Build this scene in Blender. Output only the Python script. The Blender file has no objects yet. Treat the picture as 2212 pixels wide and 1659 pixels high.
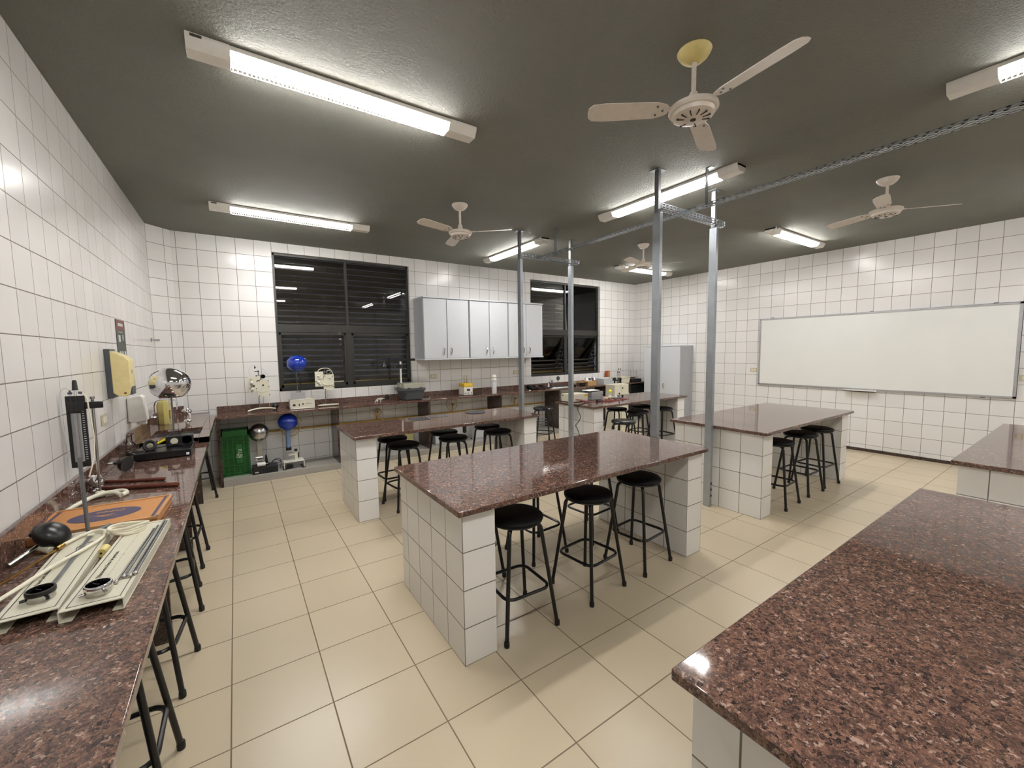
import bpy, bmesh, math, random
from mathutils import Vector, Matrix
PI = math.pi
random.seed(7)
S = bpy.context.scene
COL = S.collection

# ------------------------------------------------------------------ camera, world, exposure
YAW, PITCH, ROLL = 0.59301, -0.08184, -0.01417
cy, sy, cp, sp, cr, sr = math.cos(YAW), math.sin(YAW), math.cos(PITCH), math.sin(PITCH), math.cos(ROLL), math.sin(ROLL)
fw = Vector((sy*cp, cy*cp, sp)); ri = Vector((cy, -sy, 0)); up = ri.cross(fw)
r2 = ri*cr + up*sr; u2 = -ri*sr + up*cr
cam = bpy.data.objects.new('camera', bpy.data.cameras.new('camera'))
COL.objects.link(cam)
M = Matrix((r2, u2, -fw)).transposed().to_4x4(); M.translation = (-0.02512, -0.53992, 1.60742)
cam.matrix_world = M
cam.data.sensor_width = 36; cam.data.lens = 883.504/2212*36; cam.data.clip_start = 0.02
S.camera = cam
W = bpy.data.worlds.new('night'); S.world = W; W.use_nodes = True
W.node_tree.nodes['Background'].inputs[0].default_value = (0.012, 0.013, 0.018, 1)
W.node_tree.nodes['Background'].inputs[1].default_value = 1.0
S.view_settings.view_transform = 'Standard'; S.view_settings.look = 'None'
S.view_settings.exposure = 1.4; S.view_settings.gamma = 1; S.view_settings.use_curve_mapping = False
LAMP = 44.0
S.cycles.use_denoising = True
S.cycles.max_bounces = 8; S.cycles.diffuse_bounces = 5; S.cycles.glossy_bounces = 4
S.cycles.transparent_max_bounces = 16; S.cycles.transmission_bounces = 6
S.cycles.sample_clamp_indirect = 6

H, YW, XR, XL = 3.1035, 5.9165, 7.842, -0.79
YB = -2.5

# ------------------------------------------------------------------ material helpers
def lin(c):
    f = lambda v: v/12.92 if v <= 0.04045 else ((v+0.055)/1.055)**2.4
    return (f(c[0]/255), f(c[1]/255), f(c[2]/255), 1)
class NT:
    def __init__(s, name):
        s.m = bpy.data.materials.new(name); s.m.use_nodes = True; s.t = s.m.node_tree
        s.b = s.t.nodes['Principled BSDF']; s.out = s.t.nodes['Material Output']
    def n(s, ty, **k):
        o = s.t.nodes.new(ty)
        for a, v in k.items(): setattr(o, a, v)
        return o
    def l(s, a, b): s.t.links.new(a, b)
    def math(s, op, a, b=None, c=None):
        o = s.n('ShaderNodeMath', operation=op)
        for i, v in enumerate((a, b, c)):
            if v is None: continue
            if isinstance(v, (int, float)): o.inputs[i].default_value = v
            else: s.l(v, o.inputs[i])
        return o.outputs[0]
    def mix(s, fac, a, b, blend='MIX'):
        o = s.n('ShaderNodeMix', data_type='RGBA', blend_type=blend)
        for i, v in ((0, fac), (6, a), (7, b)):
            if isinstance(v, (int, float)): o.inputs[i].default_value = v
            elif isinstance(v, tuple): o.inputs[i].default_value = v
            else: s.l(v, o.inputs[i])
        return o.outputs[2]
    def noise(s, scale, detail=3, rough=0.5, vec=None, dim='3D'):
        o = s.n('ShaderNodeTexNoise', noise_dimensions=dim)
        o.inputs['Scale'].default_value = scale; o.inputs['Detail'].default_value = detail; o.inputs['Roughness'].default_value = rough
        if vec is not None: s.l(vec, o.inputs['Vector'])
        return o
    def ramp(s, fac, stops, interp='LINEAR'):
        o = s.n('ShaderNodeValToRGB'); o.color_ramp.interpolation = interp
        e = o.color_ramp.elements
        while len(e) < len(stops): e.new(0.5)
        for i, (p, c) in enumerate(stops): e[i].position = p; e[i].color = c
        s.l(fac, o.inputs[0]); return o.outputs[0]
    def bump(s, h, strength, dist):
        o = s.n('ShaderNodeBump'); o.inputs['Strength'].default_value = strength; o.inputs['Distance'].default_value = dist
        s.l(h, o.inputs['Height']); s.l(o.outputs[0], s.b.inputs['Normal'])
    def set(s, **k):
        for a, v in k.items(): s.b.inputs[a.replace('_', ' ')].default_value = v
        return s

def plain(name, c, rough=0.5, metal=0.0, spec=0.5, var=0.06, vs=25, coat=0.0):
    n = NT(name); n.set(Roughness=rough, Metallic=metal); n.b.inputs['Specular IOR Level'].default_value = spec
    n.b.inputs['Coat Weight'].default_value = coat; n.b.inputs['Coat Roughness'].default_value = 0.08
    tc = n.n('ShaderNodeTexCoord'); no = n.noise(vs, 3, 0.55, tc.outputs['Object'])
    c = lin(c); lo = tuple(max(0, v*(1-var)) for v in c[:3])+(1,); hi = tuple(min(1, v*(1+var)) for v in c[:3])+(1,)
    n.l(n.ramp(no.outputs[0], [(0.3, lo), (0.7, hi)]), n.b.inputs['Base Color'])
    r = n.math('MULTIPLY_ADD', no.outputs[0], rough*0.3, rough*0.85); n.l(r, n.b.inputs['Roughness'])
    return n.m

def tile(name, off, pitch, col, grout, gw, rough, axes='auto', wav=0.3, var=0.035, mott=0.0):
    n = NT(name); tc = n.n('ShaderNodeTexCoord'); sub = n.n('ShaderNodeVectorMath', operation='SUBTRACT')
    n.l(tc.outputs['Object'], sub.inputs[0]); sub.inputs[1].default_value = off
    sx = n.n('ShaderNodeSeparateXYZ'); n.l(sub.outputs[0], sx.inputs[0])
    sn = n.n('ShaderNodeSeparateXYZ'); n.l(tc.outputs['Normal'], sn.inputs[0])
    lines = []; ids = []
    for i, ax in enumerate('XYZ'):
        if axes != 'auto' and ax.lower() not in axes: continue
        q = n.math('DIVIDE', sx.outputs[i], pitch); f = n.math('FRACT', q); ids.append(n.math('FLOOR', q))
        d = n.math('MULTIPLY', n.math('MINIMUM', f, n.math('SUBTRACT', 1.0, f)), pitch)
        mr = n.n('ShaderNodeMapRange', interpolation_type='SMOOTHSTEP'); n.l(d, mr.inputs[0])
        mr.inputs[1].default_value = gw*0.35; mr.inputs[2].default_value = gw*0.75; mr.inputs[3].default_value = 1; mr.inputs[4].default_value = 0
        v = mr.outputs[0]
        if axes == 'auto':
            v = n.math('MULTIPLY', v, n.math('LESS_THAN', n.math('ABSOLUTE', sn.outputs[i]), 0.5))
        lines.append(v)
    g = lines[0]
    for v in lines[1:]: g = n.math('MAXIMUM', g, v)
    cb = n.n('ShaderNodeCombineXYZ')
    for i, v in enumerate(ids[:3]): n.l(v, cb.inputs[i])
    wn = n.n('ShaderNodeTexWhiteNoise'); n.l(cb.outputs[0], wn.inputs[0])
    c = lin(col); lo = tuple(v*(1-var) for v in c[:3])+(1,); hi = tuple(min(1, v*(1+var)) for v in c[:3])+(1,)
    base = n.mix(wn.outputs[0], lo, hi)
    no = n.noise(3.0, 4, 0.6, tc.outputs['Object'])
    base = n.mix(n.math('MULTIPLY', no.outputs[0], 0.10+mott), base, tuple(v*0.72 for v in c[:3])+(1,))
    if mott:
        fs = n.noise(260, 2, 0.5, tc.outputs['Object'])
        base = n.mix(n.math('MULTIPLY', fs.outputs[0], 0.12), base, tuple(v*0.6 for v in c[:3])+(1,))
    n.l(n.mix(g, base, lin(grout)), n.b.inputs['Base Color'])
    n.l(n.math('MULTIPLY_ADD', g, 0.5, rough), n.b.inputs['Roughness'])
    wv = n.noise(9, 2, 0.5, tc.outputs['Object'])
    tl = n.math('MULTIPLY', wn.outputs[0], 0.0)
    hgt = n.math('SUBTRACT', n.math('MULTIPLY', wv.outputs[0], wav), n.math('MULTIPLY', g, 0.6))
    n.bump(hgt, 0.5, 0.004)
    return n.m

def granite(name, scale=1.0, dark=1.0, rough=0.06):
    n = NT(name); tc = n.n('ShaderNodeTexCoord'); mp = n.n('ShaderNodeMapping'); n.l(tc.outputs['Object'], mp.inputs[0])
    for i in range(3): mp.inputs['Scale'].default_value[i] = scale
    dn = n.noise(45, 3, 0.6, mp.outputs[0]); ad = n.n('ShaderNodeMixRGB', blend_type='LINEAR_LIGHT'); ad.inputs[0].default_value = 0.022
    n.l(mp.outputs[0], ad.inputs[1]); n.l(dn.outputs['Color'], ad.inputs[2])
    def vor(sc, seed=0):
        o = n.n('ShaderNodeTexVoronoi'); o.inputs['Scale'].default_value = sc; n.l(ad.outputs[0], o.inputs['Vector']); return o
    D = lambda r, g, b: lin((r*dark, g*dark, b*dark))
    v1 = vor(95); s1 = n.n('ShaderNodeSeparateColor'); n.l(v1.outputs['Color'], s1.inputs[0])
    c1 = n.ramp(s1.outputs[0], [(0.0, D(45, 38, 38)), (0.16, D(78, 60, 53)), (0.34, D(106, 80, 68)), (0.6, D(128, 94, 79)), (0.86, D(150, 115, 98)), (0.96, D(190, 163, 148))], 'CONSTANT')
    v2 = vor(240); s2 = n.n('ShaderNodeSeparateColor'); n.l(v2.outputs['Color'], s2.inputs[0])
    c2 = n.ramp(s2.outputs[1], [(0.0, D(36, 31, 32)), (0.35, D(78, 60, 54)), (0.7, D(118, 88, 75)), (0.95, D(186, 158, 142))], 'CONSTANT')
    base = n.mix(0.42, c1, c2)
    big = n.noise(16, 4, 0.65, mp.outputs[0])
    blot = n.ramp(big.outputs[0], [(0.50, (0, 0, 0, 1)), (0.60, (1, 1, 1, 1))])
    base = n.mix(n.math('MULTIPLY', blot, 0.42), base, D(58, 46, 46))
    n.l(base, n.b.inputs['Base Color']); n.set(Roughness=rough)
    n.b.inputs['Specular IOR Level'].default_value = 0.55
    return n.m

def emit(name, c, s):
    n = NT(name); n.b.inputs['Base Color'].default_value = (0.8, 0.8, 0.8, 1)
    n.b.inputs['Emission Color'].default_value = c; n.b.inputs['Emission Strength'].default_value = s
    return n.m

def clear(name, tint=(1, 1, 1, 1), ior=1.45, rough=0.02, milky=0.0):
    n = NT(name); tr = n.n('ShaderNodeBsdfTransparent'); tr.inputs[0].default_value = tint
    gl = n.n('ShaderNodeBsdfGlossy'); gl.inputs['Roughness'].default_value = rough
    fr = n.n('ShaderNodeFresnel'); fr.inputs[0].default_value = ior
    mx = n.n('ShaderNodeMixShader'); n.l(fr.outputs[0], mx.inputs[0]); n.l(tr.outputs[0], mx.inputs[1]); n.l(gl.outputs[0], mx.inputs[2])
    sh = mx.outputs[0]
    if milky:
        df = n.n('ShaderNodeBsdfDiffuse'); df.inputs[0].default_value = tint
        m2 = n.n('ShaderNodeMixShader'); m2.inputs[0].default_value = milky; n.l(sh, m2.inputs[1]); n.l(df.outputs[0], m2.inputs[2]); sh = m2.outputs[0]
    n.l(sh, n.out.inputs[0]); n.t.nodes.remove(n.b)
    return n.m

TILE = (226, 224, 221); GROUT = (120, 114, 104)
MAT = {}
MAT['wall'] = tile('white_wall_tile', (-0.5436, 3.336, H), 0.2, TILE, GROUT, 0.0045, 0.2)
MAT['chamfer'] = tile('white_corner_tile', (0, 0, H), 0.2, TILE, GROUT, 0.0045, 0.2, axes='xz')
MAT['leg'] = tile('white_support_tile', (0, 0, 0), 0.2, (229, 227, 223), GROUT, 0.005, 0.14)
MAT['floor'] = tile('beige_floor_tile', (-0.1307, 2.5687, 0), 0.39153, (197, 182, 155), (118, 103, 82), 0.005, 0.3, axes='xy', wav=0.06, mott=0.10)
MAT['granite'] = granite('red_brown_granite', 1.35)
MAT['granite_dark'] = granite('dark_granite', 1.0, 0.62, 0.12)
n = NT('dark_grey_ceiling_paint'); tc = n.n('ShaderNodeTexCoord')
a = n.noise(70, 4, 0.65, tc.outputs['Object']); b = n.noise(1.2, 3, 0.6, tc.outputs['Object'])
n.l(n.ramp(b.outputs[0], [(0.3, lin((117, 117, 109))), (0.7, lin((125, 124, 116)))]), n.b.inputs['Base Color'])
n.set(Roughness=0.85); n.bump(a.outputs[0], 0.9, 0.012); MAT['ceiling'] = n.m
MAT['white_plastic'] = plain('white_plastic', (222, 219, 212), 0.35)
MAT['white_metal'] = plain('white_enamel', (226, 222, 214), 0.3, var=0.03)
MAT['black'] = plain('black_painted_steel', (14, 14, 15), 0.33, var=0.15)
MAT['black_matte'] = plain('black_plastic', (16, 16, 18), 0.45, var=0.15)
MAT['vinyl'] = plain('black_vinyl', (8, 8, 9), 0.5, spec=0.25, var=0.2)
MAT['vinyl_shiny'] = plain('glossy_black_vinyl', (20, 20, 22), 0.22, spec=0.6, var=0.2)
MAT['steel'] = plain('galvanised_steel', (170, 176, 182), 0.32, metal=0.75, var=0.08, vs=8)
MAT['steel_dark'] = plain('grey_steel', (120, 122, 124), 0.4, metal=0.6, var=0.1)
MAT['chrome'] = plain('chrome', (225, 225, 228), 0.06, metal=1.0, var=0.02)
MAT['satin'] = plain('satin_aluminium', (186, 184, 180), 0.24, metal=1.0, var=0.05)
MAT['laminate'] = plain('grey_white_laminate', (206, 209, 213), 0.32, var=0.015)
MAT['laminate_side'] = plain('grey_laminate', (168, 171, 176), 0.3, var=0.02)
MAT['board'] = plain('whiteboard_enamel', (226, 226, 222), 0.22, var=0.01, vs=4)
MAT['alu'] = plain('grey_aluminium', (176, 176, 178), 0.35, metal=0.5)
MAT['bronze'] = plain('dark_bronze_frame', (52, 51, 47), 0.4, metal=0.3)
MAT['slat'] = plain('brown_grey_louver', (86, 78, 70), 0.55, var=0.12, vs=6)
MAT['cream'] = plain('yellowed_cream_plastic', (226, 210, 152), 0.35)
MAT['cream_canopy'] = plain('yellowed_plastic', (214, 196, 128), 0.4)
MAT['fan'] = plain('off_white_fan_paint', (216, 206, 194), 0.3, var=0.04)
MAT['grey_plastic'] = plain('dark_grey_plastic', (72, 76, 80), 0.4)
MAT['beige'] = plain('beige_enamel', (212, 208, 188), 0.35, var=0.03)
MAT['beige_lid'] = plain('greyish_beige_plastic', (160, 156, 142), 0.45)
MAT['blue'] = plain('glossy_blue_plastic', (16, 48, 150), 0.1, var=0.08, vs=5, coat=0.6)
MAT['blue_grey'] = plain('translucent_blue_tube', (110, 135, 170), 0.3)
MAT['green'] = plain('green_crate_plastic', (22, 92, 32), 0.4, var=0.12)
MAT['yellow'] = plain('yellow_paint', (214, 178, 40), 0.4)
MAT['yellow_bright'] = plain('bright_yellow_plastic', (240, 225, 30), 0.35)
MAT['gas_pipe'] = plain('ochre_gas_pipe_paint', (176, 138, 52), 0.4)
MAT['hose'] = plain('cream_rubber_hose', (196, 172, 122), 0.5)
MAT['tube_white'] = plain('white_silicone_tube', (226, 220, 198), 0.4)
MAT['hardboard'] = plain('brown_hardboard', (190, 132, 76), 0.45, var=0.08, vs=60)
MAT['navy'] = plain('navy_print', (74, 66, 92), 0.5)
MAT['tan_print'] = plain('tan_print', (196, 150, 104), 0.5)
MAT['wood'] = plain('polished_red_wood', (92, 44, 32), 0.2, var=0.25, vs=40)
MAT['brass'] = plain('brass', (170, 130, 66), 0.25, metal=1.0)
MAT['ink'] = plain('black_ink', (30, 30, 34), 0.5)
MAT['gold_dial'] = plain('gold_dial_paper', (232, 190, 98), 0.4)
MAT['white_paper'] = plain('white_paper', (240, 240, 240), 0.6, var=0.02)
MAT['red_wire'] = plain('dark_red_wire', (140, 60, 62), 0.4)
MAT['carton'] = plain('brown_cardboard', (178, 140, 92), 0.7, var=0.08)
MAT['orange'] = plain('amber_plastic', (176, 78, 26), 0.3)
MAT['amber_bottle'] = clear('yellowish_plastic', lin((206, 192, 122)), 1.4, 0.25, 0.75)
MAT['acrylic'] = clear('clear_acrylic', (0.93, 0.95, 0.95, 1))
MAT['glass'] = clear('clear_glass', (0.95, 0.96, 0.96, 1))
MAT['pane'] = clear('window_glass', (0.9, 0.91, 0.9, 1), 1.5, 0.0)
MAT['tub'] = clear('milky_plastic', (0.9, 0.92, 0.92, 1), 1.4, 0.2, 0.6)
MAT['plinth'] = plain('grey_cement', (158, 154, 146), 0.45, var=0.05)
MAT['jamb'] = plain('pale_grey_plaster', (196, 193, 186), 0.5)
MAT['outlet'] = plain('beige_outlet_plastic', (188, 176, 152), 0.4)
MAT['poster_dark'] = plain('dark_green_print', (64, 68, 60), 0.5)
MAT['poster_red'] = plain('dark_red_print', (110, 48, 46), 0.5)
MAT['pale_print'] = plain('pale_print', (196, 200, 192), 0.5)
MAT['bag_yellow'] = plain('speckled_yellow_green', (170, 165, 110), 0.6, var=0.4, vs=60)
MAT['basin'] = plain('steel_basin', (120, 116, 112), 0.35, metal=0.6)
MAT['tube'] = emit('fluorescent_tube', (1.0, 0.985, 0.97, 1), LAMP)

# ------------------------------------------------------------------ mesh helpers
class B:
    def __init__(s): s.bm = bmesh.new()
    def box(s, x0, x1, y0, y1, z0, z1, rot=None, c=None):
        vs = [s.bm.verts.new((x, y, z)) for x in (x0, x1) for y in (y0, y1) for z in (z0, z1)]
        for f in ((0, 1, 3, 2), (4, 6, 7, 5), (0, 4, 5, 1), (2, 3, 7, 6), (0, 2, 6, 4), (1, 5, 7, 3)):
            s.bm.faces.new([vs[i] for i in f])
        if rot is not None:
            cc = Vector(c) if c else Vector(((x0+x1)/2, (y0+y1)/2, (z0+z1)/2))
            bmesh.ops.rotate(s.bm, verts=vs, cent=cc, matrix=rot)
        return s
    def prism(s, pts, a, b, axis='z'):
        def P(p, t):
            if axis == 'z': return (p[0], p[1], t)
            if axis == 'y': return (p[0], t, p[1])
            return (t, p[0], p[1])
        A = [s.bm.verts.new(P(p, a)) for p in pts]; Bv = [s.bm.verts.new(P(p, b)) for p in pts]
        s.bm.faces.new(A); s.bm.faces.new(Bv[::-1])
        for i in range(len(pts)):
            j = (i+1) % len(pts); s.bm.faces.new((A[i], Bv[i], Bv[j], A[j]))
        return s
    def tube(s, path, r, seg=10, closed=False, caps=True):
        path = [Vector(p) for p in path]; n = len(path); rs = r if isinstance(r, (list, tuple)) else [r]*n
        rings = []; nrm = None
        for i, p in enumerate(path):
            if closed: t = path[(i+1) % n]-path[i-1]
            else: t = path[min(i+1, n-1)]-path[max(i-1, 0)]
            t = t.normalized() if t.length > 1e-9 else Vector((0, 0, 1))
            if nrm is None:
                nrm = t.orthogonal().normalized()
            else:
                nrm = (nrm - t*nrm.dot(t)); nrm = nrm.normalized() if nrm.length > 1e-6 else t.orthogonal().normalized()
            bn = t.cross(nrm)
            rings.append([s.bm.verts.new(p+(nrm*math.cos(2*PI*k/seg)+bn*math.sin(2*PI*k/seg))*rs[i]) for k in range(seg)])
        for i in range(n if closed else n-1):
            a, b = rings[i], rings[(i+1) % n]
            for k in range(seg): s.bm.faces.new((a[k], a[(k+1) % seg], b[(k+1) % seg], b[k]))
        if caps and not closed:
            s.bm.faces.new(rings[0][::-1]); s.bm.faces.new(rings[-1])
        return s
    def cyl(s, p0, p1, r, seg=16, r2=None): return s.tube([p0, p1], [r, r if r2 is None else r2], seg)
    def lathe(s, prof, c=(0, 0, 0), seg=32, d=(0, 0, 1)):
        q = Vector((0, 0, 1)).rotation_difference(Vector(d)); c = Vector(c); rings = []
        for r, z in prof:
            if r < 1e-6: rings.append([s.bm.verts.new(c+q @ Vector((0, 0, z)))])
            else: rings.append([s.bm.verts.new(c+q @ Vector((r*math.cos(2*PI*k/seg), r*math.sin(2*PI*k/seg), z))) for k in range(seg)])
        for a, b in zip(rings, rings[1:]):
            if len(a) == 1 and len(b) == 1: continue
            for k in range(seg):
                j = (k+1) % seg
                if len(a) == 1: s.bm.faces.new((a[0], b[j], b[k]))
                elif len(b) == 1: s.bm.faces.new((a[k], a[j], b[0]))
                else: s.bm.faces.new((a[k], a[j], b[j], b[k]))
        if len(rings[0]) > 1: s.bm.faces.new(rings[0][::-1])
        if len(rings[-1]) > 1: s.bm.faces.new(rings[-1])
        return s
    def ball(s, c, r, sz=1.0, seg=24, lo=-1.0, hi=1.0, d=(0, 0, 1)):
        a0, a1 = math.asin(lo), math.asin(hi); N = 14
        pr = [(r*math.cos(a0+(a1-a0)*i/N), r*sz*math.sin(a0+(a1-a0)*i/N)) for i in range(N+1)]
        pr = [(0 if p[0] < 1e-5 else p[0], p[1]) for p in pr]
        return s.lathe(pr, c, seg, d)
    def build(s, name, m, parent=None, bevel=0.0, smooth=True, ang=40, loc=None):
        me = bpy.data.meshes.new(name)
        bmesh.ops.remove_doubles(s.bm, verts=s.bm.verts, dist=1e-6)
        bmesh.ops.recalc_face_normals(s.bm, faces=s.bm.faces); s.bm.to_mesh(me); s.bm.free()
        if smooth:
            for p in me.polygons: p.use_smooth = True
            me.set_sharp_from_angle(angle=math.radians(ang))
        mt = MAT[m] if isinstance(m, str) else m
        me.materials.append(mt)
        o = bpy.data.objects.new(name, me); COL.objects.link(o)
        if parent is not None: o.parent = parent
        if loc: o.location = loc
        if bevel:
            md = o.modifiers.new('bevel', 'BEVEL'); md.width = bevel; md.segments = 2; md.limit_method = 'ANGLE'; md.angle_limit = math.radians(35)
        return o

def tag(o, label, cat, group=None):
    o['label'] = label; o['category'] = cat
    if group: o['group'] = group
    return o
def thing(name, label, cat, loc=(0, 0, 0), rz=0.0, group=None):
    o = bpy.data.objects.new(name, None); COL.objects.link(o); o.location = loc; o.rotation_euler = (0, 0, rz)
    o.empty_display_size = 0.05
    return tag(o, label, cat, group)
def dup(root, loc, rz, label, group=None):
    def cp(o, par):
        c = o.copy(); COL.objects.link(c)
        if par is not None: c.parent = par
        for ch in o.children: cp(ch, c)
        return c
    r = cp(root, None); r.location = loc; r.rotation_euler = (0, 0, rz); r['label'] = label
    if group: r['group'] = group
    return r
def struct(b, name, m, **k):
    o = b.build(name, m, **k); o['kind'] = 'structure'; return o
def text(name, body, size, m, parent, loc, rot, extrude=0.0004, align='CENTER'):
    cu = bpy.data.curves.new(name, 'FONT'); cu.body = body; cu.size = size; cu.extrude = extrude; cu.align_x = align; cu.align_y = 'CENTER'
    tmp = bpy.data.objects.new(name, cu); COL.objects.link(tmp); dg = bpy.context.evaluated_depsgraph_get()
    me = bpy.data.meshes.new_from_object(tmp.evaluated_get(dg)); bpy.data.objects.remove(tmp)
    me.materials.clear(); me.materials.append(MAT[m])
    o = bpy.data.objects.new(name, me); COL.objects.link(o); o.parent = parent; o.location = loc; o.rotation_euler = rot
    return o
def arc(c, r, a0, a1, n, ax=(1, 0, 0), ay=(0, 1, 0)):
    c, ax, ay = Vector(c), Vector(ax), Vector(ay)
    return [c+ax*(r*math.cos(a0+(a1-a0)*i/n))+ay*(r*math.sin(a0+(a1-a0)*i/n)) for i in range(n+1)]
def smoothpath(pts, n=8):
    P = [Vector(p) for p in pts]; P = [P[0]*2-P[1]]+P+[P[-1]*2-P[-2]]; out = []
    for i in range(1, len(P)-2):
        for k in range(n):
            t = k/n; a, b, c, d = P[i-1], P[i], P[i+1], P[i+2]
            out.append(0.5*((2*b)+(c-a)*t+(2*a-5*b+4*c-d)*t*t+(3*b-a-3*c+d)*t**3))
    out.append(P[-2]); return out
def RX(a): return Matrix.Rotation(a, 3, 'X')
def RY(a): return Matrix.Rotation(a, 3, 'Y')
def RZ(a): return Matrix.Rotation(a, 3, 'Z')

# ------------------------------------------------------------------ room shell
T = 0.16
struct(B().box(XL-T, XR+T, YB-T, YW+T, -0.1, 0), 'floor', 'floor', smooth=False)
struct(B().box(XL-T, XR+T, YB-T, YW+T, H, H+0.12), 'ceiling', 'ceiling', smooth=False)
struct(B().box(XL-T, XL, YB-T, YW+T, 0, H), 'wall_left', 'wall', smooth=False)
struct(B().box(XR, XR+T, YB-T, YW+T, 0, H), 'wall_right', 'wall', smooth=False)
struct(B().box(XL, XR, YB-T, YB, 0, H), 'wall_back', 'wall', smooth=False)
W1 = (0.46, 2.36); W2 = (4.785, 6.69); WZ = (1.085, 2.975)
b = B()
for x0, x1 in ((XL, W1[0]), (W1[1], W2[0]), (W2[1], XR)): b.box(x0, x1, YW, YW+T, 0, H)
for x0, x1 in (W1, W2): b.box(x0, x1, YW, YW+T, 0, WZ[0]); b.box(x0, x1, YW, YW+T, WZ[1], H)
struct(b, 'wall_far', 'wall', smooth=False)
c = struct(B().box(0, 0.2814, 0, 0.1, 0, H), 'wall_corner', 'chamfer', smooth=False)
c.location = (-0.79, 5.7175, 0); c.rotation_euler = (0, 0, math.atan2(0.199, 0.2))
struct(B().box(XR-0.012, XR, YB, 4.4, 0, 0.045), 'baseboard_right', 'granite_dark')
struct(B().box(-0.25, 7.4, 5.435, YW, 0, 0.083), 'trim_1', 'plinth', bevel=0.003)

# ------------------------------------------------------------------ windows
def window(idx, x0, x1, tilt):
    y = YW+0.075
    w = B().box(x0, x1, y-0.02, y+0.03, WZ[0], WZ[0]+0.045).box(x0, x1, y-0.02, y+0.03, WZ[1]-0.03, WZ[1])
    w.box(x0, x0+0.03, y-0.02, y+0.03, WZ[0], WZ[1]).box(x1-0.03, x1, y-0.02, y+0.03, WZ[0], WZ[1])
    w.box(x0, x1, y-0.025, y+0.03, 1.905, 2.015)
    root = struct(w, 'window_%d' % idx, 'bronze', bevel=0.002)
    xm = (x0+x1)/2
    B().box(xm-0.04, xm+0.04, y-0.022, y+0.03, WZ[0], 1.905).build('mullion', 'bronze', root, bevel=0.002)
    B().box(xm-0.02, xm+0.012, y-0.012, y+0.02, 2.015, WZ[1]).build('glazing_bar', 'bronze', root)
    B().box(x0+0.02, x1-0.02, y+0.006, y+0.010, 2.01, WZ[1]-0.02).build('upper_pane', 'pane', root, smooth=False)
    B().box(x0, x1, YW+0.002, YW+0.06, WZ[0]-0.012, WZ[0]).build('sill', 'jamb', root)
    for (a, e) in ((x0+0.03, xm-0.04), (xm+0.04, x1-0.03)):
        s = B(); z0, z1 = WZ[0]+0.045, 1.9
        s.box(a, e, -0.018, 0.018, z0-z1, z0-z1+0.04).box(a, e, -0.018, 0.018, -0.03, 0).box(a, a+0.03, -0.018, 0.018, z0-z1, 0).box(e-0.03, e, -0.018, 0.018, z0-z1, 0)
        so = s.build('sash', 'bronze', root, loc=(0, y, z1)); so.rotation_euler = (tilt, 0, 0)
        B().box(a+0.025, e-0.025, -0.003, 0.003, z0-z1+0.03, -0.02).build('pane', 'pane', so, smooth=False)
        if tilt:
            zb = z1+(z0-z1)*0.95*math.cos(tilt); yb = y-(z0-z1)*0.95*math.sin(tilt)
            B().cyl((e-0.02, yb, zb), (e-0.02, y, z1-0.42), 0.008, 8).cyl((e-0.02, y, z0+0.05), (e-0.02, yb+(y-yb)*0.5, (zb+z1)/2-0.05), 0.008, 8).build('stay_arm', 'black', root)
    l = B(); yl = YW+T+0.16
    k = 0
    while 0.95+k*0.083 < 3.05:
        z = 0.95+k*0.083
        if idx == 1 or True:
            l.box(x0-0.35, x1+0.5, yl-0.045, yl+0.045, z-0.004, z+0.004, RX(math.radians(-38)))
        k += 1
    lo = l.build('louver_slats', 'slat', root, smooth=False)
    p = B()
    for x in (x0+0.3, xm-0.02, x1-0.25, x1+0.35): p.box(x-0.012, x+0.012, yl+0.04, yl+0.07, 0.7, 3.1)
    p.build('louver_post', 'slat', root)
window(1, W1[0], W1[1], 0.0)
window(2, W2[0], W2[1], math.radians(24))
# the street outside
g = struct(B().box(-12, 30, YW+1.2, 40, -0.6, -0.5), 'ground_outside', 'plinth', smooth=False)
rail = B().box(-3, 20, 8.2, 8.26, 0.98, 1.04)
for x in (-2, 1, 4, 7, 10): rail.box(x, x+0.05, 8.2, 8.26, -0.5, 0.98)
tag(rail.build('street_railing', 'yellow'), 'yellow painted rail seen outside behind the window louvers', 'railing')
lampm = emit('street_lamp_glow', (1, 0.93, 0.7, 1), 60)
st = thing('street_lamp', 'small glowing street lamp far outside the left window', 'street lamp', (4.3, 21.0, -0.5))
B().cyl((0, 0, 0), (0, 0, 3.15), 0.05, 10).build('pole', 'black', st)
B().ball((0, 0, 3.25), 0.11).build('lamp_globe', lampm, st)
L = bpy.data.lights.new('street_light', 'POINT'); L.energy = 260; L.color = (1, 0.93, 0.75); L.shadow_soft_size = 0.2
lo = bpy.data.objects.new('street_light', L); COL.objects.link(lo); lo.parent = st; lo.location = (0, -0.3, 3.1)

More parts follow.
